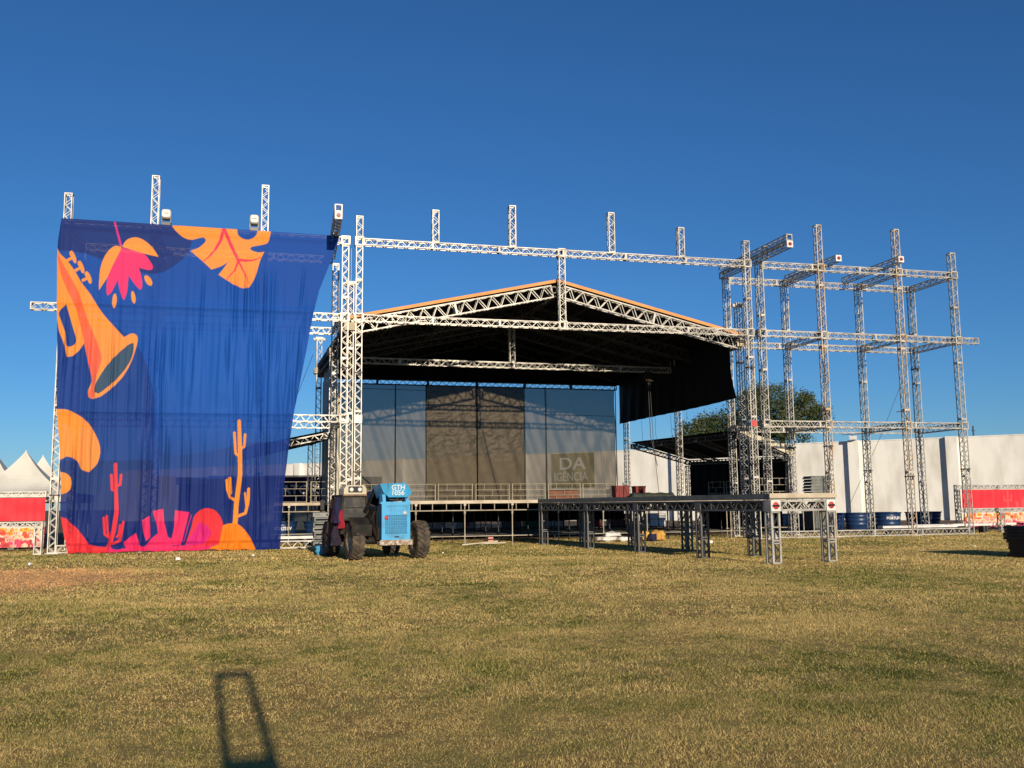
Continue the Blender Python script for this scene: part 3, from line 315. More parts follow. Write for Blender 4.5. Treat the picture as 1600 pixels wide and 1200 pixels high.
# ------------------------------------------------------------ ground, grass
def field_colour(t, attr=False, under=None):
    """dry lawn colour from world position; returns a colour socket"""
    N = t.nodes.new; Lk = t.links.new
    g = N('ShaderNodeNewGeometry')
    def noise(sc, det, rough=.55, mp=None):
        n = N('ShaderNodeTexNoise'); n.inputs['Scale'].default_value = sc; n.inputs['Detail'].default_value = det; n.inputs['Roughness'].default_value = rough
        if mp:
            m_ = N('ShaderNodeMapping'); m_.inputs['Scale'].default_value = mp; Lk(g.outputs['Position'], m_.inputs[0]); Lk(m_.outputs[0], n.inputs['Vector'])
        else: Lk(g.outputs['Position'], n.inputs['Vector'])
        return n.outputs[0]
    def math_(op, a, b):
        n = N('ShaderNodeMath'); n.operation = op
        for k, q in enumerate((a, b)):
            if isinstance(q, (int, float)): n.inputs[k].default_value = q
            else: Lk(q, n.inputs[k])
        return n.outputs[0]
    big = noise(.19, 7, .6); mid = noise(1.5, 6, .65); fine = noise(60, 2)
    v = math_('ADD', math_('MULTIPLY', big, 1.05), math_('MULTIPLY', mid, .80)); v = math_('SUBTRACT', v, .26)
    if attr:
        a = N('ShaderNodeAttribute'); a.attribute_name = 'tone'
        v = math_('ADD', v, math_('MULTIPLY', math_('SUBTRACT', a.outputs['Fac'], .44), .50))
    else:
        v = math_('ADD', v, math_('MULTIPLY', math_('SUBTRACT', fine, .5), .7))
    r = N('ShaderNodeValToRGB'); e = r.color_ramp.elements
    e[0].position = .42; e[0].color = (.15, .17, .035, 1); e[1].position = .97; e[1].color = (.78, .60, .25, 1)
    for p_, c_ in ((.50, (.27, .265, .068, 1)), (.60, (.50, .41, .15, 1)), (.70, (.59, .455, .185, 1)), (.80, (.47, .30, .11, 1))):
        k = e.new(p_); k.color = c_
    Lk(v, r.inputs[0])
    # worn reddish patch of soil
    sep = N('ShaderNodeSeparateXYZ'); Lk(g.outputs['Position'], sep.inputs[0])
    dx = math_('DIVIDE', math_('ADD', sep.outputs[0], 7.6), 5.0); dy = math_('DIVIDE', math_('SUBTRACT', sep.outputs[1], 25.6), 5.0)
    d = math_('SQRT', math_('ADD', math_('MULTIPLY', dx, dx), math_('MULTIPLY', dy, dy)), 0)
    d = math_('ADD', d, math_('MULTIPLY', math_('SUBTRACT', mid, .5), 1.5))
    k = N('ShaderNodeMapRange'); k.inputs[1].default_value = .7; k.inputs[2].default_value = 1.15; k.inputs[3].default_value = 1; k.inputs[4].default_value = 0
    Lk(d, k.inputs[0])
    mx = N('ShaderNodeMixRGB'); mx.inputs[2].default_value = (.78, .45, .19, 1); Lk(k.outputs[0], mx.inputs[0])
    src = r.outputs[0]
    if under:  # thatch tone plus shade gaps between blades, put into the sheet colour
        thatch_shade = N('ShaderNodeMixRGB'); thatch_shade.blend_type = 'MULTIPLY'; thatch_shade.inputs[0].default_value = 1; thatch_shade.inputs[2].default_value = under; Lk(src, thatch_shade.inputs[1]); src = thatch_shade.outputs[0]
    Lk(src, mx.inputs[1])
    # bare earth behind the stage front
    kb = N('ShaderNodeMapRange'); kb.inputs[1].default_value = 45; kb.inputs[2].default_value = 48.5
    Lk(math_('ADD', sep.outputs[1], math_('MULTIPLY', mid, 4.0)), kb.inputs[0])
    mb_ = N('ShaderNodeMixRGB'); mb_.inputs[2].default_value = (.20, .15, .10, 1); Lk(kb.outputs[0], mb_.inputs[0]); Lk(mx.outputs[0], mb_.inputs[1])
    return mb_.outputs[0], math_, g

gm = bpy.data.materials.new('dry_lawn'); gm.use_nodes = True
t = gm.node_tree; p = t.nodes['Principled BSDF']; p.inputs['Roughness'].default_value = .95; p.inputs['Specular IOR Level'].default_value = .05
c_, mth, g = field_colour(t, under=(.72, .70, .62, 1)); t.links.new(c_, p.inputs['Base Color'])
n1 = t.nodes.new('ShaderNodeTexNoise'); n1.inputs['Scale'].default_value = 16; n1.inputs['Detail'].default_value = 8; n1.inputs['Roughness'].default_value = .7
t.links.new(g.outputs['Position'], n1.inputs['Vector'])
b = t.nodes.new('ShaderNodeBump'); b.inputs['Strength'].default_value = .8; b.inputs['Distance'].default_value = .08
t.links.new(n1.outputs[0], b.inputs['Height']); t.links.new(b.outputs[0], p.inputs['Normal'])
mb = MB(); mb.add([(-1500, -200, 0), (1500, -200, 0), (1500, 2500, 0), (-1500, 2500, 0)], [(0, 1, 2, 3)])
tag(mb.build('ground', gm), kind='structure')

bm_ = bpy.data.materials.new('grass_blades'); bm_.use_nodes = True
t = bm_.node_tree; p = t.nodes['Principled BSDF']; p.inputs['Roughness'].default_value = .8; p.inputs['Specular IOR Level'].default_value = .12
c_, mth, g = field_colour(t, True); t.links.new(c_, p.inputs['Base Color'])
def grass():
    R = np.random.RandomState(3)
    xs, ys, hs, ws = [], [], [], []
    for y0, y1, dens, h0, w0 in ((3.0, 8, 10500, .0115, .0030), (8, 13, 5200, .0135, .0046), (13, 20, 1900, .017, .0082), (20, 30, 750, .020, .014), (30, 46, 260, .024, .024)):
        xa, xb = y0*.26-.62*y1-2.5, .26*y1+.62*y1+2.5
        n = int((xb-xa)*(y1-y0)*dens)
        x = R.uniform(xa, xb, n); y = R.uniform(y0, y1, n)
        k = (vnoise2(x*2.2, y*2.2, 5)*.4+vnoise2(x*.5, y*.5, 6)*.4+vnoise2(x*9, y*9, 7)*.6) > R.uniform(-1.1, .55, n)
        soil = np.hypot((x+7.6)/5.0, (y-25.6)/5.0)+vnoise2(x*1.2, y*1.2, 8)*.25 < R.uniform(.75, 1.1, n)
        x, y, soil = x[k], y[k], soil[k]
        hh = h0*(.5+R.rand(len(x))**3*1.9)*(1+.35*vnoise2(x*.8, y*.8, 9))*np.where(soil, .55, 1)
        xs.append(x); ys.append(y); hs.append(hh); ws.append(w0*(.6+.8*R.rand(len(x))))
    x = np.concatenate(xs); y = np.concatenate(ys); h = np.concatenate(hs); wd = np.concatenate(ws); n = len(x)
    an = R.uniform(0, np.pi*2, n); ln = R.uniform(0, np.pi*2, n); lean = R.uniform(.2, 1.3, n)*h
    co = np.zeros((n, 3, 3), np.float32)
    co[:, 0, 0] = x-np.cos(an)*wd/2; co[:, 0, 1] = y-np.sin(an)*wd/2
    co[:, 1, 0] = x+np.cos(an)*wd/2; co[:, 1, 1] = y+np.sin(an)*wd/2
    co[:, 2, 0] = x+np.cos(ln)*lean; co[:, 2, 1] = y+np.sin(ln)*lean; co[:, 2, 2] = h
    me = bpy.data.meshes.new('grass')
    me.vertices.add(n*3); me.vertices.foreach_set('co', co.ravel())
    me.loops.add(n*3); me.loops.foreach_set('vertex_index', np.arange(n*3, dtype=np.int32))
    me.polygons.add(n); me.polygons.foreach_set('loop_start', np.arange(0, n*3, 3, dtype=np.int32))
    me.update(calc_edges=True)
    at = me.attributes.new('tone', 'FLOAT', 'POINT'); at.data.foreach_set('value', np.repeat(R.rand(n).astype(np.float32), 3))
    me.materials.append(bm_)
    o = bpy.data.objects.new('grass', me); COL.objects.link(o)
    tag(o, 'short dry yellow and green grass covering the field', 'grass', kind='stuff')
grass()

# ------------------------------------------------------------ perimeter wall, sign, flood lamp, aerial
WA = Vector((2.1, 122.6, 0)); WT = Vector((57.9, -57.2, 0)).normalized(); WN = Vector((WT.y, -WT.x, 0))   # WN points to the stage side
if WN.y > 0: WN = -WN
def wp(s, z, off=0.0): return WA+WT*s+WN*off+Vector((0, 0, z))
wt = thing('perimeter_wall', 'tall weathered white boundary wall with square pillars behind the stage', 'wall', tuple(WA))
def wbox(s0, s1, z0, z1, o0, o1):
    return [wp(s0, z0, o1), wp(s1, z0, o1), wp(s1, z0, o0), wp(s0, z0, o0), wp(s0, z1, o1), wp(s1, z1, o1), wp(s1, z1, o0), wp(s0, z1, o0)]
m_ = MB(); m_.hexa(wbox(-30, 112, 0, 6.85, -.15, .15)); m_.build('wall_face', M['wall'], wt, True)
m_ = MB(); m_.hexa(wbox(-30, 112, 6.853, 6.95, -.19, .19)); m_.build('coping', M['wall'], wt, True)
for s in (-12, 3, 18.5, 34.5, 51.6, 68.1, 76.0, 92):
    m_ = MB(); m_.hexa(wbox(s-.45, s+.45, 0, 6.99, .153, .62)); m_.build('pillar', M['wall'], wt, True)
sg = thing('wall_sign', 'olive green sign with pale letters DA above IGENCIA on the white wall', 'sign', tuple(wp(40.3, 3.6, .2)))
m_ = MB(); m_.hexa(wbox(37.9, 42.75, 3.35, 6.88, .16, .22)); m_.build('panel', M['green_sign'], sg, True)
def onwall(s0, z0, sx=1.0):
    inv = LOC[sg.name].inverted()
    return lambda x, y, z: inv @ wp(s0+x*sx, z0+y, .235+z)
text_mesh('lettering', 'DA', 1.75, M['lettering'], sg, onwall(40.25, 5.75, 1.25), bold=.02)
text_mesh('lettering', 'IGÊNCIA', 1.25, M['lettering'], sg, onwall(40.1, 4.42, .80))
fl = thing('flood_lamp', 'small flood lamp on a bracket on top of the wall pillar', 'lamp', tuple(wp(68.1, 7, .6)))
m_ = MB(); m_.bar(wp(68.1, 6.98, .6), wp(68.1, 7.5, .6), .06); m_.bar(wp(67.2, 7.5, .6), wp(69.5, 7.52, .6), .05); m_.build('bracket', M['wire'], fl, True)
m_ = MB(); m_.hexa(wbox(67.9, 68.5, 7.0, 7.35, .75, 1.15)); m_.build('lamp_head', M['white'], fl, True)
m_ = MB(); m_.hexa(wbox(67.95, 68.45, 7.05, 7.3, 1.152, 1.18)); m_.build('lens', M['lens'], fl, True)
ae = thing('aerial_mast', 'thin dark pole rising just above the white wall', 'pole', tuple(wp(77.6, 0, -1.2)))
m_ = MB(); m_.tube(wp(77.6, 0, -1.2), wp(77.6, 7.9, -1.2), .06); m_.build('pole', M['wire'], ae, True)
m_ = MB(); m_.bar(wp(77.45, 7.5, -1.2), wp(77.75, 7.5, -1.2), .05); m_.build('crossbar', M['wire'], ae, True)

# ------------------------------------------------------------ trees beyond the wall
def tree(label, base, crown, rad, nclump, per, seed, leafsize=.34):
    R = random.Random(seed); t_ = thing('leafy_tree', label, 'tree', base, 0, 'trees beyond the wall')
    bx, by, _ = base
    m_ = MB()
    top = Vector((bx, by, crown[2]-rad[2]*.35))
    m_.tube((bx, by, 0), top, .34, 10, 0, .2)
    cl = []
    for i in range(nclump):
        while True:
            q = Vector((R.uniform(-1, 1), R.uniform(-1, 1), R.uniform(-1, 1)))
            if .25 < q.length < 1: break
        c = Vector(crown)+Vector((q.x*rad[0], q.y*rad[1], q.z*rad[2]))
        cl.append((c, R.uniform(.55, 1.15)))
    for c, r in cl[:34]:
        mid = top.lerp(c, .5)+Vector((R.uniform(-.4, .4), R.uniform(-.4, .4), -.3))
        m_.tube(top+Vector((0, 0, -R.uniform(0, 1.2))), mid, .11, 5, 0, .06, False); m_.tube(mid, c, .06, 5, 0, .018, False)
    m_.build('trunk', M['bark'], t_, True)
    n = nclump*per; co = np.zeros((n, 4, 3), np.float32); k = 0
    for c, r in cl:
        for j in range(per):
            q = Vector((R.gauss(0, .5), R.gauss(0, .5), R.gauss(0, .36)))*r
            if q.length > 1.3*r: q *= .6
            o_ = c+q-Vector((bx, by, 0))
            a = Vector((R.uniform(-1, 1), R.uniform(-1, 1), R.uniform(-.8, .8))).normalized()
            b_ = a.cross(Vector((R.uniform(-1, 1), R.uniform(-1, 1), R.uniform(-1, 1)))).normalized()
            s = leafsize*R.uniform(.5, 1.1)
            co[k] = [o_-a*s*.5, o_+b_*s*.2, o_+a*s*.5, o_-b_*s*.2]; k += 1
    me = bpy.data.meshes.new('crown'); me.vertices.add(n*4); me.vertices.foreach_set('co', co.ravel())
    me.loops.add(n*4); me.loops.foreach_set('vertex_index', np.arange(n*4, dtype=np.int32))
    me.polygons.add(n); me.polygons.foreach_set('loop_start', np.arange(0, n*4, 4, dtype=np.int32)); me.update(calc_edges=True)
    me.materials.append(M['leafd'])
    o = bpy.data.objects.new('crown', me); COL.objects.link(o); o.parent = t_
tree('broad dark green tree rising over the white wall beside the stage roof', (48.6, 83.5, 0), (48.0, 83.5, 9.9), (5.0, 4.4, 2.95), 165, 130, 11)
tree('lower leafy tree at the left end of the trees over the wall', (42.4, 87, 0), (42.6, 87, 8.7), (3.4, 2.6, 1.7), 70, 120, 5)

# ------------------------------------------------------------ pagoda tents
def tent(label, c, half, eave, peak, rz):
    t_ = thing('pagoda_tent', label, 'tent', c, rz, 'white pagoda tents on the left')
    def canopy(u, v):
        a = u*4; side = int(a) % 4; f = a-int(a)
        cs = [(-1, -1), (1, -1), (1, 1), (-1, 1)]
        p0, p1 = cs[side], cs[(side+1) % 4]
        k = (1-v)**1.0
        x = p0[0]+(p1[0]-p0[0])*f; y = p0[1]+(p1[1]-p0[1])*f
        z = eave+(peak-eave)*(v**2.1)-.10*math.sin(f*math.pi)*(1-v)*v*2
        return (x*half*k+.0, y*half*k, z)
    m_ = MB(); m_.grid(canopy, 48, 16, 0, False); m_.tube((0, 0, peak-.1), (0, 0, peak+.03), .04)
    m_.build('canopy', M['tent'], t_)
    m_ = MB()
    for s in range(4):
        cs = [(-1, -1), (1, -1), (1, 1), (-1, 1)]
        a, b_ = cs[s], cs[(s+1) % 4]
        m_.hexa([(a[0]*half, a[1]*half, eave-.35), (b_[0]*half, b_[1]*half, eave-.35), (b_[0]*half*.995, b_[1]*half*.995, eave-.35), (a[0]*half*.995, a[1]*half*.995, eave-.35),
                 (a[0]*half, a[1]*half, eave), (b_[0]*half, b_[1]*half, eave), (b_[0]*half*.995, b_[1]*half*.995, eave), (a[0]*half*.995, a[1]*half*.995, eave)])
    m_.build('valance', M['tent'], t_)
    for sx in (-1, 1):
        for sy in (-1, 1):
            m_ = MB(); m_.tube((sx*half*.97, sy*half*.97, 0), (sx*half*.97, sy*half*.97, eave), .05); m_.build('pole', M['white'], t_)
tent('white pagoda tent with the tall peak, nearest of the left tents', (-10.72, 48.7, 0), 2.75, 2.35, 4.38, .06)
tent('white pagoda tent half hidden behind the banner tower', (-12.3, 60, 0), 2.7, 2.4, 4.75, .2)
tent('white pagoda tent cut by the left edge of the photo', (-13.6, 54.4, 0), 2.7, 2.45, 4.95, .05)
tent('white pagoda tent low in the left corner behind the red fence', (-15.9, 48.4, 0), 2.3, 2.25, 3.6, .0)
# ------------------------------------------------------------ truss gantries (front plane Y=40, rear plane Y=43.27)
YF, YR = 40.0, 43.27
ZT, ZM, ZL = 12.80, 9.51, 5.26
def tower(par, x, y, z1, m='steel', name='truss_tower', z0=.02, plate=True):
    b = MB(); b.truss((x, y, z0), (x, y, z1), .3, (0, 1, 0))
    o = b.build(name, M[m], par, True)
    if plate and z0 < 1:
        q = MB(); q.box((x-.28, y-.28, .0), (x+.28, y+.28, .03)); pl = q.build('base_plate', M[m], None)
        inv = LOC[par.name].inverted(); pl.data.transform(inv); pl.parent = o
    return o
def beam(par, p0, p1, m='steel', up=(0, 0, 1), w=.3, name='truss_beam'):
    b = MB(); b.truss(p0, p1, w, up); return b.build(name, M[m], par, True)
def cap(par, beam_o, x, y, z, m='red'):
    """cast end plate with a red badge on the near end of a beam"""
    inv = LOC[par.name].inverted()
    b = MB(); b.box((x-.15, y-.03, z-.15), (x+.15, y, z+.15), 0)
    b.lathe([(0, -.045), (.085, -.045), (.085, -.03)], (x, y, z), 'y', 20, 1); b.box((x-.085, y-.052, z-.02), (x+.085, y-.046, z+.02), 2)
    o = b.build('end_plate', [M['white'], M[m], M['black_p']], None); o.data.transform(inv); o.parent = beam_o
def node(par, x, y, z, m='steel'):
    b = MB(); s = .165
    for a in (-1, 1):
        for c in (-1, 1):
            b.bar((x+a*s, y+c*s, z-.17), (x+a*s, y+c*s, z+.17), .055); b.bar((x-s, y+a*s, z+c*s), (x+s, y+a*s, z+c*s), .055); b.bar((x+a*s, y-s, z+c*s), (x+a*s, y+s, z+c*s), .055)
    b.build('corner_block', M[m], par, True)

# left gantry carrying the printed banner
GL = thing('truss_gantry', 'aluminium truss gantry on the left holding up the big blue printed banner', 'gantry', (-7.73, YF, 0), 0, 'truss gantries around the stage')
for x, z in ((-7.73, 14.09), (-4.5, 15.05), (-.2, 14.97)): tower(GL, x, YF, z)
for x in (-7.73, -4.5, -.2, 2.95): tower(GL, x, YR, 12.62)
tower(GL, 3.12, YF, 12.95)
for z, xa in ((ZT, -7.58), (ZL, -7.58)): beam(GL, (xa, YF, z), (2.97, YF, z))
beam(GL, (-8.9, YF, ZM), (2.97, YF, ZM)); beam(GL, (-7.58, YF, .17), (2.97, YF, .17))
for z in (ZT, ZM, ZL): beam(GL, (-7.58, YR, z), (2.8, YR, z))
for x in (-7.73, -4.5, -.2):
    for z in (ZT, ZM, ZL): beam(GL, (x, YF+.17, z), (x, YR-.17, z))
for z in (ZM, ZL): beam(GL, (3.0, YF+.17, z), (3.0, YR-.17, z))
for z in (ZT, ZM, ZL): node(GL, 3.12, YF, z)
m_ = MB(); m_.path([(2.4, 52, 9.8), (1.2, 46, 6.3), (-.6, 41.5, 2.6)], .012, 5); m_.build('guy_wire', M['wire'], GL, True)

# centre portal in front of the stage roof
GC = thing('truss_gantry', 'wide truss portal in front of the stage with short posts on its top beam', 'gantry', (3.7, YF, 0), 0, 'truss gantries around the stage')
tower(GC, 3.70, YF, 13.91); tower(GC, 21.78, YF, 13.9)
beam(GC, (3.87, YF, ZT), (21.61, YF, ZT)); beam(GC, (3.87, YF, ZM), (21.61, YF, ZM))
for z in (ZT, ZM): node(GC, 3.70, YF, z); node(GC, 21.78, YF, z)
for x, z in ((6.97, 14.39), (10.41, 14.83), (15.05, 14.82), (18.47, 14.34)): tower(GC, x, YF, z, 'steel', 'top_post', 12.96)
tower(GC, 12.66, YF, 12.63, 'steel', 'drop_post', 9.67); node(GC, 12.66, YF, ZT); node(GC, 12.66, YF, ZM)
for z in (13.05, 13.36):
    o = beam(GC, (2.62, 37.2, z), (2.78, 43.5, z)); (cap(GC, o, 2.62, 37.2, z, 'pinkcap') if z < 13.2 else None)
    o = beam(GC, (22.45, 37.2, z), (22.3, 43.5, z)); (cap(GC, o, 22.45, 37.2, z) if z < 13.2 else None)
m_ = MB(); m_.box((3.53, 39.82, 5.08), (3.87, 39.845, 5.42)); m_.build('white_plate', M['white'], GC, True)
m_ = MB(); m_.box((21.66, 39.82, 5.12), (21.90, 39.845, 5.4)); m_.build('red_plate', M['red'], GC, True)
for x in (3.40, 21.9, 22.08):
    m_ = MB(); m_.tube((x, 40.35, 1.9), (x, 40.35, 12.6), .022, 6); m_.build('hanging_cable', M['tube'], GC, True)

# right gantry, no banner yet
GR = thing('truss_gantry', 'bare open truss gantry on the right of the stage with rusty front towers', 'gantry', (22.44, YF, 0), 0, 'truss gantries around the stage')
tower(GR, 22.44, YF, 12.95)
for x, z, mm in ((25.66, 14.92, 'rusty'), (29.98, 14.97, 'rusty'), (33.15, 13.95, 'steel')): tower(GR, x, YF, z, mm)
for x, z in ((22.4, 12.95), (25.66, 12.95), (29.98, 12.95), (33.18, 12.95)): tower(GR, x, YR, z)
for z in (ZT, ZL, .17): beam(GR, (22.61, YF, z), (33.0, YF, z))
beam(GR, (22.61, YF, ZM), (34.34, YF, ZM))
for z in (ZT, ZM, ZL): beam(GR, (22.57, YR, z), (33.02, YR, z))
for x in (25.66, 29.98, 33.16):
    for z in (ZT, ZM, ZL): beam(GR, (x, YF+.17, z), (x, YR-.17, z))
for x in (25.66, 29.98, 33.15):
    for z in (ZT, ZM, ZL): node(GR, x, YF, z, 'rusty' if x < 31 else 'steel')
for z in (ZM, ZL): node(GR, 22.44, YF, z); beam(GR, (22.42, YF+.17, z), (22.42, YR-.17, z))
o = beam(GR, (26.21, 39.2, 13.12), (26.0, 43.5, 13.12)); cap(GR, o, 26.21, 39.2, 13.12)
o = beam(GR, (29.3, 38.75, 13.12), (29.22, 43.3, 13.12)); cap(GR, o, 29.3, 38.75, 13.12)
m_ = MB(); m_.path([(33.1, YR, 9.4), (31.6, 44.2, 5.2), (29.9, 45.5, .8)], .011, 5); m_.build('guy_wire', M['wire'], GR, True)
m_ = MB(); m_.path([(30.0, 39.8, 5.45), (29.5, 39.6, 5.9), (29.1, 39.5, 5.85)], .02, 5); m_.build('hook', M['wire'], GR, True)
m_ = MB(); m_.path([(24.0, 43.2, 9.38), (23.95, 43.1, 8.7)], .035, 5); m_.build('blue_strap', M['navy_cloth_boom_shade'], GR, True)

# ratchet clamps and slings at the joints
def clamps(par, pts):
    for x, y, z in pts:
        m_ = MB(); a = rnd.uniform(-.03, .03)
        m_.box((x-.17, y-.17, z-.03+a), (x+.17, y+.17, z+.02+a)); m_.box((x-.03, y-.24, z-.16), (x+.03, y-.19, z+.04)); m_.build('clamp', M['dark_steel'], par, True)
clamps(GC, [(3.7, YF, 7.2), (21.78, YF, 7.9), (21.78, YF, 3.4), (3.7, YF, 3.1)])
clamps(GR, [(x, y, z) for x, y in ((22.44, YF), (25.66, YF), (29.98, YF), (33.15, YF), (25.66, YR), (29.98, YR), (33.18, YR)) for z in (rnd.choice((rnd.uniform(1.5, 4.5), rnd.uniform(6.3, 8.9))),)])
clamps(GL, [(3.12, YF, 7.4), (2.95, YR, 8.3), (-7.73, YF, 2.2)])
for x, y, z0, z1 in ((25.5, 39.82, .3, 9.4), (33.0, 43.1, .2, 5.2), (22.3, 39.82, .3, 12.5)):
    m_ = MB(); m_.path([(x+.05*math.sin(k*2.1), y+.02*math.cos(k), z0+(z1-z0)*k/12) for k in range(13)], .014, 5); m_.build('power_cable', M['black_p'], GR, True)

# lone truss post behind the photographer; only its shadow falls into view
PT = thing('truss_post', 'lone slim truss post standing on the grass behind the photographer', 'post', (.47, -2.0, 0))
m_ = MB()
for a in (-1, 1):
    m_.bar((.47+a*.145, -2.0, 0), (.47+a*.145, -2.0, 2.98), .062)
m_.bar((.30, -2.0, 2.94), (.64, -2.0, 2.94), .065); m_.build('ladder_frame', M['steel'], PT, True)
m_ = MB(); m_.box((.295, -2.1, .0), (.645, -1.9, 2.11)); m_.build('ballast_box', M['black_p'], PT, True)

# ------------------------------------------------------------ search lights on the left gantry
def searchlight(label, x, z, tilt):
    t_ = thing('search_light', label, 'stage light', (x, YF, z), 0, 'search lights on the banner gantry')
    m_ = MB(); m_.box((-.17, -.17, 0), (.17, .17, .16)); m_.build('base', M['black_p'], t_)
    m_ = MB()
    for a in (-1, 1): m_.bar((a*.17, 0, .16), (a*.17, 0, .5), .05, .12)
    m_.build('yoke', M['black_p'], t_)
    m_ = MB(); pr = []
    for k in range(24):
        a = 2*math.pi*k/24; cc, ss = math.cos(a), math.sin(a); p_ = (abs(cc)**4+abs(ss)**4)**-.25
        pr.append((.185*cc*p_, .185*ss*p_))
    rings = [(.80, -.20), (1, -.16), (1, .12), (.85, .20)]
    vs = [(x_*s_, y_, .50+z_*s_+.12*(-y_)) for s_, y_ in rings for x_, z_ in pr]
    m_.add(vs, [(r_*24+k, r_*24+(k+1) % 24, (r_+1)*24+(k+1) % 24, (r_+1)*24+k) for r_ in range(3) for k in range(24)], 0, True); m_.add(vs[:24], [tuple(range(24))]); m_.add(vs[72:], [tuple(range(23, -1, -1))])
    m_.build('lamp_head', M['white'], t_)
    m_ = MB(); m_.box((-.10, -.215, .515), (.10, -.2, .535)); m_.build('vent', M['black_p'], t_)
searchlight('white headed search light on the gantry beside the middle banner tower', -4.06, 12.96, 0)
searchlight('white headed search light at the top of the orange leaf', -.62, 12.96, 0)

# ------------------------------------------------------------ printed banner
PAL = dict(orange=srgb(255, 156, 56), pink=srgb(255, 50, 112), red=srgb(244, 56, 66), slate=srgb(60, 82, 104), redorange=srgb(255, 108, 62), magenta=srgb(228, 40, 130),
           navy=srgb(20, 46, 122), navyblue=srgb(22, 60, 144), lightblue=srgb(20, 90, 188), midblue=srgb(12, 74, 168), vein=srgb(238, 52, 84), amber=srgb(255, 140, 30))
PAL = {k: tuple(c*.78 for c in v[:3]) for k, v in PAL.items()}
er = np.array(EDGE_R); el = np.array(EDGE_L)
def banner():
    nx, nz = 560, 560
    xs = np.linspace(-8.1, 2.9, nx); zs = np.linspace(0.02, 13.02, nz)
    polys = [(PAL[c], smooth_outline(P)) for c, P in ART]
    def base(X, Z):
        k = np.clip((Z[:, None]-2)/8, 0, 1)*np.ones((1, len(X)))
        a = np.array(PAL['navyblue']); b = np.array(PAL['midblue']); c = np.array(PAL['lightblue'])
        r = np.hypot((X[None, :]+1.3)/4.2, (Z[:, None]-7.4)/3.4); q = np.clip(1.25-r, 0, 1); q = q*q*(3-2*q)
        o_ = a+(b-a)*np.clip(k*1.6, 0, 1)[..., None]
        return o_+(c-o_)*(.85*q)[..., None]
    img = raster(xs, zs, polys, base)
    def pos(XX, ZZ):
        xl = np.interp(-ZZ, -el[:, 1], el[:, 0]); xr = np.interp(-ZZ, -er[:, 1], er[:, 0])
        X = np.clip(XX, xl, xr)
        # pull the outside columns in to the hem, keep the printed artwork where it hangs
        ztop = np.interp(X, [-7.91, 2.8], [13.0, 12.93])
        Z = ZZ*ztop/13.02
        Z = Z+np.clip(1-ZZ/.5, 0, 1)*(.035*vnoise(X*1.1, 41)+.03*vnoise(X*4.3, 42)+.02)
        low = np.clip(1-Z/13, 0, 1); fall = np.clip((12.6-Z)/5, 0, 1)
        sx = X+.10*vnoise(Z*.35, 4)+.05*(12.9-Z)*.06*np.sin(X*1.7)
        f = .045*vnoise(sx*1.6, 1)+.036*vnoise(sx*3.7, 2)+.022*vnoise(sx*8.0, 3)
        amp = fall*(.45+.75*np.clip(vnoise2(X*.45, Z*.22, 2)*.8+.5, 0, 1.3))
        Y = f*amp*1.5
        g = np.exp(-((X+4.55)/.16)**2)*.13-np.exp(-((X+4.2)/.20)**2)*.06-np.exp(-((X+4.95)/.2)**2)*.05
        Y += g*np.clip((11-Z)/6, 0, 1)
        for c, s, a_ in ((-.2, .12, .07), (.55, .10, .09), (-6.9, .1, .06), (1.1, .08, .06), (-2.4, .09, .04)):
            Y += a_*np.exp(-((X-c+.03*(Z-6)*(c > 0)-.04*(6-Z)*(c > 0))/s)**2)*np.clip((9.5-Z)/4, 0, 1)
        # soft horizontal sag lines where the cloth rests on the beams behind it
        for zb in (9.66, 5.4, 12.8):
            Y -= .05*np.exp(-((Z-zb)/.13)**2)*(Z < 12.7)
        Y += .05*vnoise2(X*.6, Z*.35, 12)*np.clip((12.9-Z)/2, 0, 1)
        # gathered bottom hem over the base truss
        hem = np.clip((.40-Z)/.12, 0, 1)
        Y -= .20*hem+.05*hem*vnoise(X*4, 9)+.10*np.clip((.12-Z)/.1, 0, 1)
        gath = np.clip((2.2-Z)/2, 0, 1)
        Y += gath*.05*vnoise(X*4.2+Z*1.3, 21)+gath*.03*vnoise(X*8.5-Z*2.1, 22)
        # deep pleats falling from the beams
        Q = random.Random(12)
        for i in range(120):
            x0 = Q.uniform(-7.6, 2.4) if i < 70 else Q.uniform(-1.6, 2.6); zt_ = Q.choice((11.9, 9.4, 9.2, 8.0, 5.2, 5.1)) - Q.uniform(0, .5); ln = Q.uniform(2.2, 5.2); s = Q.uniform(.035, .085); dp = Q.uniform(.03, .105)
            sl_ = .05*(x0-.2)*(x0 > -.5)+Q.uniform(-.03, .03)
            if zt_ > 10 and x0 < -3: dp *= .4
            xc = x0+sl_*(Z-zt_); e_ = np.clip((zt_-Z)/1.2, 0, 1)*np.clip((Z-(zt_-ln))/1.0, 0, 1)
            Y -= dp*e_*np.exp(-((X-xc)/s)**2)
        for x0, w_, d_, za, zb in ((-4.6, .22, .20, 8.2, .8), (-4.1, .18, .12, 7.2, 1.0), (1.35, .25, .20, 11.0, 1.0), (.3, .3, .16, 9.4, 2.0), (-1.7, .4, .14, 9.4, 5.2), (-6.3, .3, .12, 9.0, 3.0), (2.0, .2, .16, 12.0, 6.0), (-3.0, .35, .10, 9.3, 5.4)):
            xc = x0+.045*(x0+.5)*(x0 > 0)*(Z-6)
            Y -= d_*np.clip((za-Z)/2.5, 0, 1)*np.clip((Z-zb)/1.0, 0, 1)*np.exp(-((X-xc)/w_)**2)
        Y = np.minimum(Y, .085)
        # the left end wraps back round the corner tower
        Y += np.clip((-7.9-X)/.2, 0, 1)*.10
        return np.stack([X, 39.70+Y, Z], -1)
    o = print_mesh('stage_banner', xs, zs, pos, img, vcol_mat('printed_banner_cloth', .72, .05, .10))
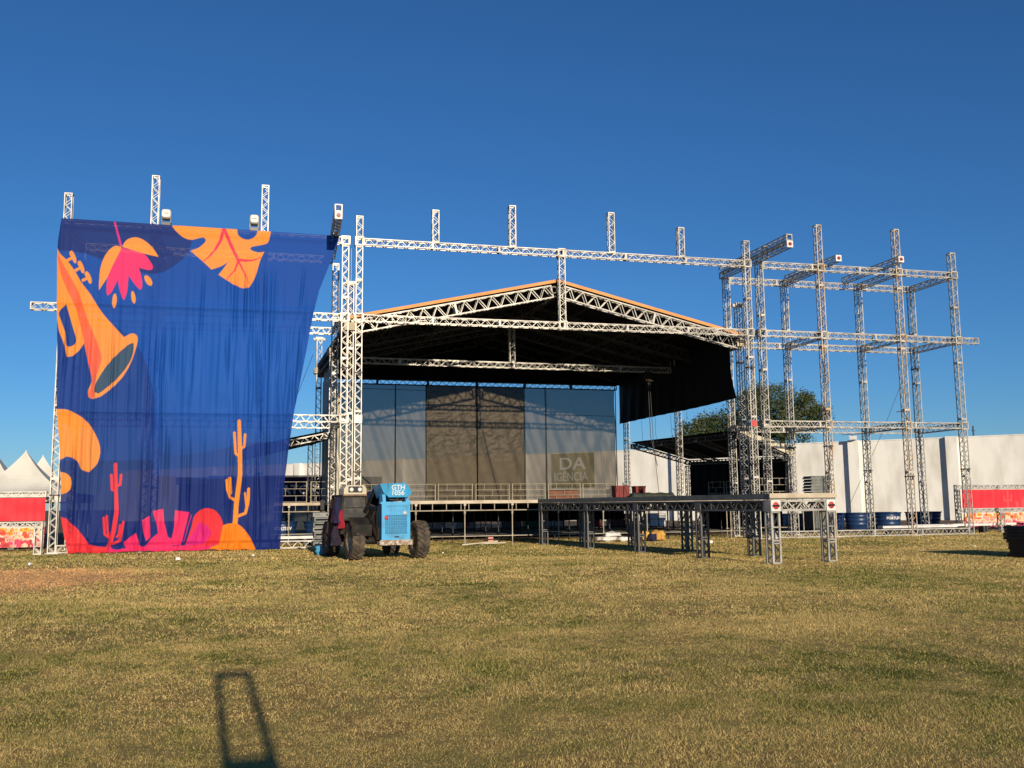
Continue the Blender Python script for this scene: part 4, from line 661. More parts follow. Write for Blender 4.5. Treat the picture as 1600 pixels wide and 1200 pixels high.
    tag(o, 'huge blue banner printed with a trumpet, flower, leaf and cactuses hanging on the left', 'banner')
    # drop the zero-width cells beyond the curved edges
    bm = bmesh.new(); bm.from_mesh(o.data)
    bmesh.ops.delete(bm, geom=[f for f in bm.faces if f.calc_area() < 1e-7 or f.calc_area() < 4e-5 and False], context='FACES')
    bm.to_mesh(o.data); bm.free()
banner()
# ------------------------------------------------------------ stage (own frame: x across, y to the back)
SA = .04; SO = (12.6, 40.35, 0)
SXF = Matrix.Translation(SO) @ Matrix.Rotation(SA, 4, 'Z')
def sp(x, y, z=0): return SXF @ Vector((x, y, z))
DZ = 1.86
def deck_leg(b, x, y, z1):
    b.tube((x, y, .03), (x, y, z1), .026, 8); b.tube((x, y, 0), (x, y, .03), .08, 8); b.tube((x, y, .32), (x, y, .44), .042, 8); b.tube((x, y, z1-.52), (x, y, z1-.34), .05, 8); b.box((x-.05, y-.05, z1-.16), (x+.05, y+.05, z1-.06))
ST = thing('stage_platform', 'long main stage platform of scaffold legs and decking under the big black roof', 'stage', SO, SA)
m_ = MB(); m_.box((-9.25, .02, DZ-.05), (8.85, 13.6, DZ)); m_.build('deck', M['ply'], ST)
m_ = MB(); m_.box((-9.27, -.05, DZ-.13), (8.87, .015, DZ+.003)); m_.build('front_edge', M['edge'], ST)
legx = [-8.55+2.1*i for i in range(9)]
m_ = MB(); m_.tube((-9.25, -.01, 1.44), (8.85, -.01, 1.44), .028, 8); m_.tube((-9.25, .02, .36), (8.85, .02, .36), .024, 8)
for x in legx:
    for d in (-.17, .17, .7, 1.3):
        if x+d < 8.8: m_.tube((x+d, -.01, 1.45), (x+d, -.01, DZ-.13), .022, 6)
m_.build('front_frame', M['tube'], ST)
for j in range(7):
    for x in legx:
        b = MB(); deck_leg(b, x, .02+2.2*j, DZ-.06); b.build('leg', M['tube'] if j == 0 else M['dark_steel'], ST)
m_ = MB()
for j in range(1, 7): m_.tube((-9, .02+2.2*j, .36), (8.8, .02+2.2*j, .36), .022, 6); m_.bar((-9, 2.2*j, 1.7), (8.8, 2.2*j, 1.7), .05, .12)
for x in legx: m_.tube((x, 0, .42), (x, 13.3, .42), .022, 6)
m_.build('brace', M['dark_steel'], ST)
m_ = MB(); m_.grid(lambda u, v: (-9.2+18*u, 13.55+.05*math.sin(u*120), .72+v*1.08), 200, 2); m_.build('skirt', M['skirt'], ST)

# roof
RF = thing('stage_roof', 'large black gabled stage roof with an orange front edge on six truss columns', 'roof', SO, SA)
RZ, EZ, RL, HW = 11.62, 9.52, 14.2, 9.3
def zr(x): return RZ-(RZ-EZ)*abs(x)/HW
m_ = MB()
for s in (-1, 1):
    def slope(u, v, s=s):
        x = s*HW*u; y = .0+RL*v
        return (x, y, zr(x)-.05*math.sin(u*math.pi*4)**2*abs(math.sin(v*math.pi*3)))
    m_.grid(slope, 24, 24)
    m_.grid(lambda u, v, s=s: (s*HW*u, RL*v, zr(HW*u)+.05), 4, 4)
    m_.add([(s*HW, 0, EZ+.05), (s*HW, RL, EZ+.05), (s*HW, RL, EZ-.30), (s*HW, 0, EZ-.30)], [(0, 1, 2, 3)])
m_.build('canopy', M['black'], RF)
m_ = MB()
for s in (-1, 1):
    q = [(0, -.05, RZ-.06), (s*HW, -.05, EZ-.06), (s*HW, -.01, EZ-.06), (0, -.01, RZ-.06), (0, -.05, RZ+.08), (s*HW, -.05, EZ+.08), (s*HW, -.01, EZ+.08), (0, -.01, RZ+.08)]
    m_.hexa(q)
m_.build('front_edge', M['orange_edge'], RF)
for y in (.18, 4.7, 7.0, 9.4, 13.8):
    for s in (-1, 1):
        mm = M['steel'] if y < 1 else M['dark_steel']  # rafters behind the front one take a darker copy, painting interior shade
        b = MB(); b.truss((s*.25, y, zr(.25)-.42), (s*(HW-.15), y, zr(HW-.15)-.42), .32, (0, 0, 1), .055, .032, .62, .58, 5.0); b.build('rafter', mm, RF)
    b = MB()
    for a in (-.2, .2): b.lathe([(.13, -.05), (.17, -.05), (.17, .05), (.13, .05), (.13, -.05)], (a*1.0, y-.16, RZ-.42), 'y', 14)
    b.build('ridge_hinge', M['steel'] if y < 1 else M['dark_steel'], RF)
for x in (-9.1, -4.6, 0, 4.6, 9.1):
    b = MB(); b.truss((x, .36, zr(x)-.40), (x, 13.7, zr(x)-.40), .3, (0, 0, 1), .05, .03, .6, .5); b.build('purlin_truss', M['dark_steel' if x < 9 else 'grey_steel'], RF)  # roof shade painted dark; right eave lighter, as if faintly lit
for x in (-7, -2.3, 2.3, 7):
    b = MB(); b.bar((x, .1, zr(x)-.12), (x, 14, zr(x)-.12), .06, .1); b.build('purlin', M['dark_steel'], RF)
b = MB(); b.truss((-8.9, 6.8, 8.75), (8.75, 6.8, 8.75), .3, (0, 0, 1)); b.build('tie_beam', M['steel'], RF)
b = MB(); b.truss((-.15, 6.8, 8.92), (-.15, 6.8, RZ-.7), .3, (0, 1, 0)); b.build('king_post', M['steel'], RF)
b = MB(); b.truss((-8.9, 13.7, 8.62), (8.5, 13.7, 8.62), .3, (0, 0, 1)); b.build('tie_beam', M['dark_steel'], RF)
b = MB(); b.add([(-HW, 13.9, 8.80), (HW, 13.9, 8.80), (HW, 13.9, EZ-.02), (0, 13.9, RZ-.02), (-HW, 13.9, EZ-.02)], [(0, 1, 2, 3, 4)]); b.build('rear_gable_cloth', M['skirt'], RF)
for x in (-9.25, 9.15):
    for y, z1, mm in ((.15, 10.95, 'steel'), (6.8, 9.3, 'steel'), (13.75, 10.9, 'steel')):
        b = MB(); b.truss((x, y, .03), (x, y, z1), .3, (0, 1, 0)); col_ = b.build('column', M[mm], RF)
        if z1 > 10:
            b = MB(); b.box((x-.2, y-.2, z1), (x+.2, y+.2, z1+.13)); b.tube((x-.32, y, z1+.02), (x+.32, y, z1+.02), .09, 10); b.build('head_block', M['white'], RF).parent = col_
        b = MB(); b.box((x-.26, y-.26, EZ-.55), (x+.26, y-.2, EZ-.22)); b.box((x-.26, y+.2, EZ-.55), (x+.26, y+.26, EZ-.22)); b.build('sleeve_block', M['edge'], RF).parent = col_
b = MB(); b.box((7.2, 6.5, 8.1), (7.6, 6.9, 8.6)); mo = b.build('chain_motor', M['mach'], RF)
b = MB(); b.path([(7.4, 6.7, 8.1), (7.45, 6.7, 5.2), (7.8, 6.7, 3.6)], .018, 6); b.path([(7.5, 6.7, 8.1), (7.6, 6.7, 5.0), (7.85, 6.7, 2.0)], .014, 6); b.build('chain', M['dark_steel'], RF).parent = mo

# curtains hung from the roof sides
CR = thing('side_curtain', 'black side curtain hanging from the right eave of the stage roof, open below', 'curtain', tuple(sp(8.9, .5)), SA)
def rc(u, v):
    y = .5+13.6*u; top = 9.50; bot = 6.38+.10*math.sin(u*2.4)+.16*(1-u)**3
    z = bot+(top-bot)*v; x = 8.90+.05*math.sin(u*70+v*2)*(1-v)*(.3+u)+.10*(1-v)*math.sin(u*5)
    return sp(x, y-.32*(1-v)**2*(1-u)**8+.22*math.sin(v*math.pi)*(1-u)**8, z)
m_ = MB(); m_.grid(rc, 120, 14); m_.build('cloth', M['black'], CR, True)
for i in range(7):
    q = sp(8.9, 1.5+1.9*i); m_ = MB(); m_.path([(q.x, q.y, 6.4), (q.x+.06*math.sin(i*3), q.y, 5.6), (q.x+.05, q.y+.1*math.cos(i), 4.9)], .009, 4); m_.build('tie_cord', M['wire'], CR, True)
CL = thing('side_curtain', 'grey side curtain at the left of the stage reaching down to the deck', 'curtain', tuple(sp(-9.25, 8)), SA)
def lc(u, v):
    y = 7.5+6.1*u; z = 1.9+7.2*v
    return sp(-8.98+.06*math.sin(u*26+v)+.03*math.sin(u*61), y, z)
m_ = MB(); m_.grid(lc, 90, 12); m_.build('cloth', see_through(M['grey_cloth'], .25), CL, True)
m_ = MB(); m_.grid(lambda u, v: sp(-8.95+.36*u+.05*math.sin(v*9), 9.2+.10*math.sin(u*6+v*7), 2.0+6.0*v*(1-.12*u)), 10, 30); m_.build('turned_edge', M['cream'], CL, True)  # fold of the grey curtain, its sunlit tone painted as cream

# see-through mesh backdrop
BD = thing('mesh_backdrop', 'see-through grey and brown mesh backdrop of five panels at the back of the stage', 'backdrop', tuple(sp(0, 13.3, DZ)), SA)
def mesh_mat(name, c, c2, amt):
    m = mat(name, c, .58, 0, c2, 2.2, 6, .4, .65, .0, spec=.42); m.node_tree.nodes['Principled BSDF'].inputs['Specular Tint'].default_value = (1, .84, .62, 1)
    return see_through(m, amt)
mesh_l = mesh_mat('light_mesh_net', (.050, .047, .042), (.040, .037, .034), .16)
mesh_d = mesh_mat('dense_mesh_net', (.042, .033, .021), (.030, .023, .015), .022)
edges = [-9.05, -5.05, -3.30, -.33, 2.52, 3.83, 8.22]
for i in range(6):
    x0, x1 = edges[i]-.02, edges[i+1]+.02; dense = i in (2, 3)
    R = random.Random(i*5+1); ph = R.uniform(0, 6)
    def pn(u, v, x0=x0, x1=x1, dense=dense, ph=ph, i=i):
        x = x0+(x1-x0)*u; z = DZ+.03+(8.44-DZ)*v
        fold = .05*math.sin((x*3.1+z*1.1)*(1 if i < 3 else -1)+ph)*math.exp(-((v-.35)/.35)**2)+.03*math.sin((x*7.7+z*2.6)*(1 if i < 2 else -1)+ph*2)
        y = 13.3+fold*(.45 if dense else 1)+.04*(i % 2)
        if dense: y += float(.030*vnoise2(np.array(x*3.2+z*.8), np.array(z*6.5), 31)+.016*vnoise2(np.array(x*7.5), np.array(z*13.0-x*2), 32))*max(0, min(1, (v-.28)/.25))
        if i == 5: y += .05*math.sin((x-z*.35)*6)*max(0, u-.1)
        return sp(x, y, z)
    m_ = MB(); m_.grid(pn, 40 if not dense else 70, 60 if not dense else 110); m_.build('panel', mesh_d if dense else mesh_l, BD, True)
for x, ww in ((-5.05, .035), (-3.30, .02), (-.33, .045), (2.52, .03), (3.83, .03), (8.22, .05)):
    m_ = MB(); m_.bar(sp(x, 13.16, DZ), sp(x, 13.16, 8.5), .02, ww, (1, 0, 0)); m_.build('seam_strip', M['skirt'], BD, True)
for z, x0, x1 in ((8.18, -9, -3.3), (6.9, 3.83, 8.2)):
    m_ = MB(); m_.bar(sp(x0, 13.22, z), sp(x1, 13.22, z-.05), .03, .02); m_.build('seam_strip', M['skirt'], BD, True)
m_ = MB(); m_.path([sp(-7.6, 13.2, 4.0), sp(-6.4, 13.15, 2.9), sp(-5.2, 13.1, 2.0)], .03, 6); m_.path([sp(.0, 13.2, 6.0), sp(.6, 13.15, 3.6), sp(1.0, 13.1, 2.0)], .02, 6); m_.build('slack_rope', M['wire'], BD, True)

# guard rails: each frame can be lifted off
def rail_mesh(L, H):
    m_ = MB(); r = .015
    for z in (.04, H/3, H*2/3, H): m_.tube((0, 0, z), (L, 0, z), r, 6)
    for x in (0, L): m_.tube((x, 0, -.02), (x, 0, H+.02), .026, 8)
    for x in (L*.25, L*.75): m_.tube((x, 0, H*2/3), (x, 0, H), r*.9, 6); m_.tube((x, 0, .04), (x, 0, H/3), r*.9, 6)
    m_.tube((L*.5, 0, H/3), (L*.5, 0, H*2/3), r*.9, 6)
    return m_
rail0 = None
def rail(label, a, b, z, group, m='tube', H=.98):
    global rail0
    a = Vector(a); b = Vector(b); L = (b-a).length
    o = rail_mesh(L, H).build('guard_rail', M[m]); o.location = (a.x, a.y, z); o.rotation_euler = (0, 0, math.atan2(b.y-a.y, b.x-a.x))
    tag(o, label, 'guard rail', group)
rl = ['pale guard rail panel beside the left front tower at the back of the stage', 'pale guard rail panel whose left end disappears behind the telehandler boom', 'second whole guard rail panel right of the telehandler at the back of the stage',
      'guard rail panel in front of the dense brown mesh right of the centre seam', 'guard rail panel in front of the seam between dense and light mesh', 'guard rail panel with reddish brown boxes showing behind it', 'last guard rail panel at the right end of the stage back']
xs0 = [-6.9, -4.82, -2.70, -.55, 1.60, 3.75, 5.88]
for l_, x in zip(rl, xs0): rail(l_, sp(x, 12.75).xy, sp(x+1.95, 12.75).xy, DZ, 'guard rails along the back of the stage')
b = thing('wooden_board', 'reddish brown board leaning behind the guard rail on the stage', 'board', tuple(sp(3.8, 12.95, DZ)), SA)
m_ = MB(); m_.box((0, 0, .02), (1.85, .04, .32)); m_.box((0, .0, .35), (1.85, .04, .62)); m_.build('planks', M['red_bin'] if False else mat('red_brown_board', (.20, .085, .05), .8, 0, (.14, .06, .04), 3), b)

# ------------------------------------------------------------ side stages under lean-to roofs
def wing(label, lab2, A, B, C, D, dx0, dx1, y0, y1, right):
    P = thing('side_platform', label, 'side stage', ((dx0+dx1)/2, y0, 0))
    m_ = MB(); m_.box((dx0, y0+.02, DZ-.05), (dx1, y1, DZ)); m_.build('deck', M['ply'], P, True)
    m_ = MB(); m_.box((dx0, y0-.05, DZ-.13), (dx1, y0+.015, DZ+.003)); m_.build('front_edge', M['edge'], P, True)
    m_ = MB(); m_.tube((dx0, y0-.01, 1.44), (dx1, y0-.01, 1.44), .028, 8)
    m_.tube((dx0, y0-.01, .4), (dx1, y0-.01, .4), .024, 8)
    n = int((dx1-dx0)/.52)
    for i in range(n+1): m_.tube((dx0+i*(dx1-dx0)/n, y0-.01, 1.45), (dx0+i*(dx1-dx0)/n, y0-.01, DZ-.13), .022, 6)
    m_.build('front_frame', M['tube'], P, True)
    for i in range(3):
        for j in range(6):
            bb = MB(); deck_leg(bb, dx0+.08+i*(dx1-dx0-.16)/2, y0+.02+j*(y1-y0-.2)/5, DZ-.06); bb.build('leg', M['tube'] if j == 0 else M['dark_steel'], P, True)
    Rf = thing('lean_to_roof', lab2, 'roof', (A[0], B[1], 0))
    A, B, C, D = map(Vector, (A, B, C, D))
    def cn(u, v):
        p0 = B.lerp(A, v); p1 = D.lerp(C, v); q = p0.lerp(p1, u); q.z -= .10*math.sin(u*math.pi*3)**2*abs(math.sin(v*math.pi*5))
        return q
    m_ = MB(); m_.grid(cn, 16, 40); m_.build('canopy', M['black'], Rf, True)
    dn = Vector((0, 0, -.24))
    for v in (.012, .34, .67, .985):
        bb = MB(); bb.truss(B.lerp(A, v)+dn, D.lerp(C, v)+dn, .28, (0, 0, 1), .045, .028, .42); bb.build('rafter', M['grey_steel'] if v > .1 else (M['steel'] if not right else M['grey_steel']), Rf, True)
    for u in (.03, .97):
        bb = MB(); bb.truss(B.lerp(D, u)+dn*1.0, A.lerp(C, u)+dn*1.0, .28, (0, 0, 1), .045, .028, .42); bb.build('eave_truss', M['dark_steel'], Rf, True)
    for p_ in ((C, D) if right else (A, C, D)):
        q = p_+(Vector((.1, 0, 0)) if p_ in (A, B) else Vector((-.1, 0, 0)))*(1 if right else -1)
        bb = MB(); bb.truss((q.x, q.y, .03), (q.x, q.y, p_.z-.4), .28, (0, 1, 0)); bb.build('column', M['steel' if p_ is D else 'grey_steel'], Rf, True)
    return P, Rf, A, B, C, D
PR, RR, A, B, C, D = wing('dark side stage platform to the right of the main stage', 'black lean-to roof over the right side stage sloping down to the right', (21.45, 54.5, 5.35), (22.5, 43.0, 5.2), (25.2, 54.4, 4.32), (25.7, 43.45, 4.0), 21.95, 25.75, 43.4, 54.2, True)
m_ = MB()
wv = lambda u: 54.3-10.7*u
m_.grid(lambda u, v: (25.25+.5*u+.04*math.sin(u*60), wv(u), DZ-.1+v*(4.25-.3*u-DZ)), 80, 4)
m_.build('drape', M['skirt'], RR, True)
m_ = MB(); m_.hexa([(22.5, 42.92, 5.14), (25.78, 43.3, 3.92), (25.78, 43.33, 3.92), (22.5, 42.95, 5.14), (22.5, 42.92, 5.26), (25.78, 43.3, 4.42), (25.78, 43.33, 4.42), (22.5, 42.95, 5.26)]); m_.build('valance', M['cream'], RR, True)
m_ = MB(); m_.grid(lambda u, v: (25.7, 44.5+9.4*u+.05*math.sin(u*40), .1+v*1.65), 30, 2); m_.build('skirt', M['skirt'], PR, True)
PL_, RLf, A, B, C, D = wing('side stage platform to the left of the main stage behind the banner edge', 'small lean-to roof over the left side stage rising towards the stage', (2.55, 54.5, 5.5), (2.75, 43.3, 5.05), (-1.4, 54.4, 4.55), (-.8, 43.3, 4.3), -.9, 3.2, 46.5, 54.2, False)
rr = ['guard rail panel at the front corner of the right side stage', 'second guard rail panel from the front on the right side stage', 'third guard rail panel from the front on the right side stage', 'guard rail panel at the back of the right side stage']
for i, l_ in enumerate(rr):
    a = (25.55-.1*i, 43.7+2.05*i+.1); b_ = (25.5-.1*i, 43.7+2.05*i+1.95); rail(l_, a, b_, DZ, 'guard rails on the right side stage')
rail('guard rail panel across the front of the right side stage', (23.6, 43.5), (25.5, 43.5), DZ, 'guard rails on the right side stage')
rail('guard rail panel just right of the banner edge on the left side stage', (.0, 46.6), (1.95, 46.6), DZ, 'guard rails on the left side stage')
rail('guard rail panel against the tower on the left side stage', (2.15, 46.6), (3.15, 46.6), DZ, 'guard rails on the left side stage')
PS = thing('purple_banner', 'dark purple cloth lettered ATOR DE behind the left side stage rails', 'banner', (2.2, 56.0, 0))
m_ = MB(); m_.grid(lambda u, v: (-3+7.2*u, 56+.03*math.sin(u*50), 1.75+v*1.62), 60, 3); m_.build('cloth', M['purple'], PS, True)
m_ = MB(); m_.box((-3, 55.9, 3.38), (4.2, 56.02, 3.44)); m_.build('top_rail', M['grey_steel'], PS, True)
for x in (-2.9, .6, 4.1):
    m_ = MB(); m_.tube((x, 56.06, 0), (x, 56.06, 3.4), .05); m_.build('post', M['grey_steel'], PS, True)
inv = LOC[PS.name].inverted(); dimw = mat('dim_lettering', (.75, .75, .78), .7)
text_mesh('lettering', 'ATOR', .72, dimw, PS, lambda x, y, z: inv @ Vector((1.95+x*1.02, 55.93-z, 2.62+y)), bold=.02)
text_mesh('lettering', 'DE', .72, dimw, PS, lambda x, y, z: inv @ Vector((3.75+x*1.02, 55.93-z, 2.6+y)), bold=.02)
SH = thing('equipment_shed', 'low white roofed shed standing far behind the left side stage', 'shed', (1.5, 74, 0))
m_ = MB(); m_.box((-6, 74, 0), (8.5, 78, 3.4)); m_.build('wall', M['grey_p'], SH, True)
m_ = MB(); m_.box((-6.2, 73.7, 3.4), (8.7, 78.2, 3.9)); m_.build('roof', M['white'], SH, True)

# ------------------------------------------------------------ catwalk running from the stage towards the camera
RA = math.atan2(.136, 1); RO = (14.25, 23.75, 0)
RW = thing('catwalk', 'raised truss catwalk with a dark deck running from the stage out over the grass', 'catwalk', RO, RA)
RLn = 15.35; hwid = .93
m_ = MB(); m_.box((-hwid-.18, -.16, 1.73), (hwid+.18, RLn, 1.88)); m_.build('deck', M['grey_p'], RW)
m_ = MB(); m_.box((-hwid-.2, -.2, 1.76), (hwid+.2, -.163, 1.886)); m_.build('front_edge', M['edge'], RW)
for s in (-1, 1):
    m_ = MB(); m_.truss((s*hwid, .16, 1.555), (s*hwid, RLn, 1.555), .3, (0, 0, 1), .05, .034, .46); m_.build('side_truss', M['grey_steel'], RW)  # greyer copy of the steel: the shaded long side is painted in
m_ = MB(); m_.truss((-hwid+.15, 0, 1.555), (hwid-.15, 0, 1.555), .3, (0, 0, 1), .055, .036, .5); m_.build('end_truss', M['steel'], RW)
for y in (3.4, 7.2, 11.0, 15.2):
    m_ = MB(); m_.truss((-hwid+.15, y, 1.555), (hwid-.15, y, 1.555), .3, (0, 0, 1), .05, .034, .46); m_.build('cross_truss', M['grey_steel'], RW)
for y in (0, 3.4, 7.2, 11.0, 15.2):
    for s in (-1, 1):
        mm = M['steel'] if y == 0 else M['grey_steel']  # near-end legs keep the lit steel, the rest a shade-grey copy
        b = MB(); x = s*hwid; h_ = .15; c = .055
        for a in (-1, 1):
            for d in (-1, 1): b.bar((x+a*(h_-c/2), y+d*(h_-c/2), .02), (x+a*(h_-c/2), y+d*(h_-c/2), 1.40), c)
        for z in (.03, .55, .62, .98, 1.38):
            for d in (-1, 1):
                b.bar((x-h_, y+d*(h_-c/2), z), (x+h_, y+d*(h_-c/2), z), .035); b.bar((x+d*(h_-c/2), y-h_, z), (x+d*(h_-c/2), y+h_, z), .035)
        for d in (-1, 1):
            zz = [.06, .28, .52, .66, .98, 1.36]
            for k in range(5): b.bar((x+d*(h_-c/2), y-h_*(1 if k % 2 else -1), zz[k]), (x+d*(h_-c/2), y+h_*(1 if k % 2 else -1), zz[k+1]), .028)
        lg = b.build('leg', mm, RW)
        b = MB(); b.box((x-.155, y-.155, 1.402), (x+.155, y+.155, 1.708))
        cb = b.build('corner_block', mm, RW)
        if y == 0:
            b = MB(); b.box((x-.15, y-.18, 1.405), (x+.15, y-.158, 1.705), 0); b.lathe([(0, -.196), (.095, -.196), (.095, -.18)], (x, y, 1.555), 'y', 24, 1)
            b.box((x-.115, y-.204, 1.53), (x+.115, y-.197, 1.578), 2)
            b.build('badge_plate', [M['white'], M['red'], M['black_p']], RW)
tp = thing('covered_case', 'long olive tarpaulin covered case lying on the stage deck behind the catwalk', 'case', (19.4, 46.5, DZ), -.05)
m_ = MB(); m_.grid(lambda u, v: (-1.25+2.5*u, .45*math.cos(v*math.pi), .34*math.sin(v*math.pi)**.6*(1 if .04 < u < .96 else .55)+.02*math.sin(u*23+v*9)), 30, 12); m_.build('tarpaulin', M['olive'], tp)
# ------------------------------------------------------------ telehandler
HA = math.radians(10)
TH = thing('telehandler', 'light blue telescopic handler parked on the grass in front of the stage seen from behind', 'telehandler', (3.785, 30.58, 0), HA)
def wheel(x, y, out):
    R = .60; W_ = .41
    b = MB(); b.lathe([(.33, -W_/2+.02), (.42, -W_/2), (.54, -W_/2+.02), (R-.06, -W_/2+.07), (R-.055, 0), (R-.06, W_/2-.07), (.54, W_/2-.02), (.42, W_/2), (.33, W_/2-.02), (.33, -W_/2+.02)], (x, y, R), 'x', 40)
    n = 22
    for i in range(n):
        for s in (-1, 1):
            a0 = 2*math.pi*(i+(.25 if s > 0 else -.25))/n; a1 = a0+.20
            q = []
            for r in (R-.08, R+.004):
                q += [(x+s*.01, y+r*math.sin(a0-.05), R+r*math.cos(a0-.05)), (x+s*.20, y+(r-.03)*math.sin(a1-.05), R+(r-.03)*math.cos(a1-.05)), (x+s*.20, y+(r-.03)*math.sin(a1+.05), R+(r-.03)*math.cos(a1+.05)), (x+s*.01, y+r*math.sin(a0+.05), R+r*math.cos(a0+.05))]
            b.hexa(q)
    ty = b.build('tyre', M['tyre'], None)
    b = MB(); b.lathe([(.0, .10), (.12, .10), (.16, .05), (.28, .05), (.33, .16), (.335, .16), (.335, -.16), (.33, -.16), (.28, -.05), (.0, -.05)], (x, y, R), 'x', 28)
    for i in range(8):
        a = i*math.pi/4; b.tube((x+out*.05, y+.2*math.sin(a), R+.2*math.cos(a)), (x+out*.09, y+.2*math.sin(a), R+.2*math.cos(a)), .02, 6)
    rim = b.build('rim', M['rustm'], None)
    wo = bpy.data.objects.new('wheel', None); COL.objects.link(wo); wo.parent = TH; wo.empty_display_size = .1; ty.parent = wo; rim.parent = wo
for x in (-1.05, 1.05):
    for y in (0, 3.0): wheel(x, y, 1 if x > 0 else -1)
m_ = MB(); m_.box((-.42, -.35, .62), (.42, 4.1, .98)); m_.build('chassis', M['mach'], TH)
for y in (0, 3.0):
    m_ = MB(); m_.tube((-.86, y, .6), (.86, y, .6), .12, 12); m_.box((-.22, y-.2, .42), (.22, y+.2, .74)); m_.build('axle', M['mach'], TH)
# engine bay behind on the right
m_ = MB(); m_.hexa([(-.36, -.52, .62), (.52, -.52, .62), (.62, .9, .70), (-.36, .9, .70), (-.34, -.50, 1.70), (.54, -.50, 1.70), (.62, .9, 1.62), (-.34, .9, 1.62)]); m_.build('engine_housing', M['cyan_d'], TH)
m_ = MB()
m_.box((-.36, -.60, .62), (.56, -.53, .80)); m_.box((-.36, -.60, .80), (-.25, -.53, 1.72)); m_.box((.45, -.60, .80), (.56, -.53, 1.72)); m_.box((-.25, -.60, 1.38), (.45, -.53, 1.46)); m_.box((-.25, -.60, 1.66), (.45, -.53, 1.72)); m_.box((-.25, -.565, 1.46), (.45, -.535, 1.66))
m_.box((-.40, -.61, 1.722), (.60, -.42, 1.79)); m_.build('rear_panel', M['cyan'], TH)
m_ = MB(); m_.box((-.25, -.545, .80), (.45, -.535, 1.38), 1)
for i in range(21):
    for j in range(17):
        cx = -.235+i*.034+(j % 2)*.017; cz = .82+j*.034
        if cx < .44: m_.bar((cx-.012, -.562, cz), (cx+.012, -.562, cz), .012, .022, (0, 1, 0))
for i in range(13): m_.bar((-.25+i*.058, -.556, .80), (-.25+i*.058, -.556, 1.38), .012, .012)
for j in range(11): m_.bar((-.25, -.556, .82+j*.055), (.45, -.556, .82+j*.055), .012, .012)
m_.build('grille', [M['cyan'], M['cyan_d']], TH)
m_ = MB(); m_.box((.05, -.612, .69), (.20, -.602, .73)); m_.build('latch', M['black_p'], TH)
m_ = MB(); m_.lathe([(0, -.64), (.055, -.64), (.06, -.60)], (-.22, 0, 1.30), 'y', 16); m_.build('tail_light', M['red'], TH)
m_ = MB(); m_.lathe([(0, -.66), (.05, -.65), (.065, -.60)], (.38, 0, 1.44), 'y', 16); m_.build('work_light', M['white'], TH)
m_ = MB(); m_.box((-.42, -.58, .46), (.66, -.30, .585)); m_.box((-.40, -.60, .585), (.64, -.54, .618))
for i in range(7): m_.tube((-.34+i*.15, -.585, .53), (-.34+i*.15, -.60, .53), .035, 10)
m_.build('rear_bumper', M['rustm'], TH)
for s in (-1, 1):
    x = .09+s*.37
    m_ = MB(); m_.hexa([(x-.05, -.60, 1.79), (x+.05, -.60, 1.79), (x+.05, -.2, 1.79), (x-.05, -.2, 1.79), (x-.05, -.54, 2.02), (x+.05, -.54, 2.02), (x+.05, -.26, 2.02), (x-.05, -.26, 2.02)]); m_.build('boom_bracket', M['cyan'], TH)
# boom with its tall blue tail
m_ = MB(); m_.hexa([(-.16, -.62, 1.93), (.46, -.62, 1.93), (.40, .2, 1.80), (-.16, .2, 1.80), (-.20, -.74, 2.36), (.38, -.74, 2.36), (.34, .2, 2.30), (-.20, .2, 2.30)])
m_.hexa([(.46, -.62, 1.93), (.60, -.58, 2.02), (.54, .2, 2.02), (.40, .2, 1.80), (.38, -.74, 2.36), (.60, -.60, 2.12), (.54, .2, 2.2), (.34, .2, 2.30)])
tail = m_.build('boom_tail', M['cyan'], TH)
m_ = MB(); m_.hexa([(-.30, -.60, 2.06), (-.17, -.66, 1.95), (-.17, .2, 1.85), (-.30, .2, 1.9), (-.42, -.60, 2.34), (-.21, -.72, 2.35), (-.21, .2, 2.3), (-.42, .2, 2.3)]); m_.build('tail_cheek', M['cyan'], TH)
def ontail(dx, dz): return lambda x, y, z: (dx+x, -.622-(dz+y-1.93)*.12/.43-.006-z, dz+y)
text_mesh('lettering', 'GTH', .215, M['lettering'], TH, ontail(.13, 2.225), bold=.003)
text_mesh('lettering', '1056', .215, M['lettering'], TH, ontail(.13, 2.06), bold=.003)
m_ = MB(); m_.hexa([(-.20, .2, 1.72), (.26, .2, 1.72), (.26, 4.6, 1.05), (-.20, 4.6, 1.05), (-.20, .2, 2.24), (.26, .2, 2.24), (.26, 4.6, 1.48), (-.20, 4.6, 1.48)]); m_.build('boom', M['navy_cloth_boom_shade'], TH)  # navy stands for the boom's shaded side, shade put into the colour
m_ = MB(); m_.grid(lambda u, v: (-.24-.34*v-.05*math.sin(u*9), .25+2.2*u, 2.28-.35*u-.75*v+.04*math.sin(u*14+v*5)), 24, 10); m_.build('boom_cover', M['black_p'], TH)
m_ = MB(); m_.path([(.5, -.55, 1.98), (.42, -.56, 1.86), (.2, -.55, 1.83), (-.1, -.5, 1.86)], .025, 8); m_.path([(.3, -.5, 1.95), (.1, -.45, 1.84), (-.2, -.3, 1.9)], .02, 8); m_.build('hydraulic_hose', M['black_p'], TH)
# side panels between cab and boom
m_ = MB(); m_.hexa([(-.44, -.30, .62), (-.37, -.38, .62), (-.37, 2.4, .7), (-.44, 2.4, .7), (-.58, .1, 1.35), (-.37, -.1, 1.62), (-.37, 2.4, 1.5), (-.58, 2.4, 1.3)]); m_.build('side_cover', M['mach'], TH)
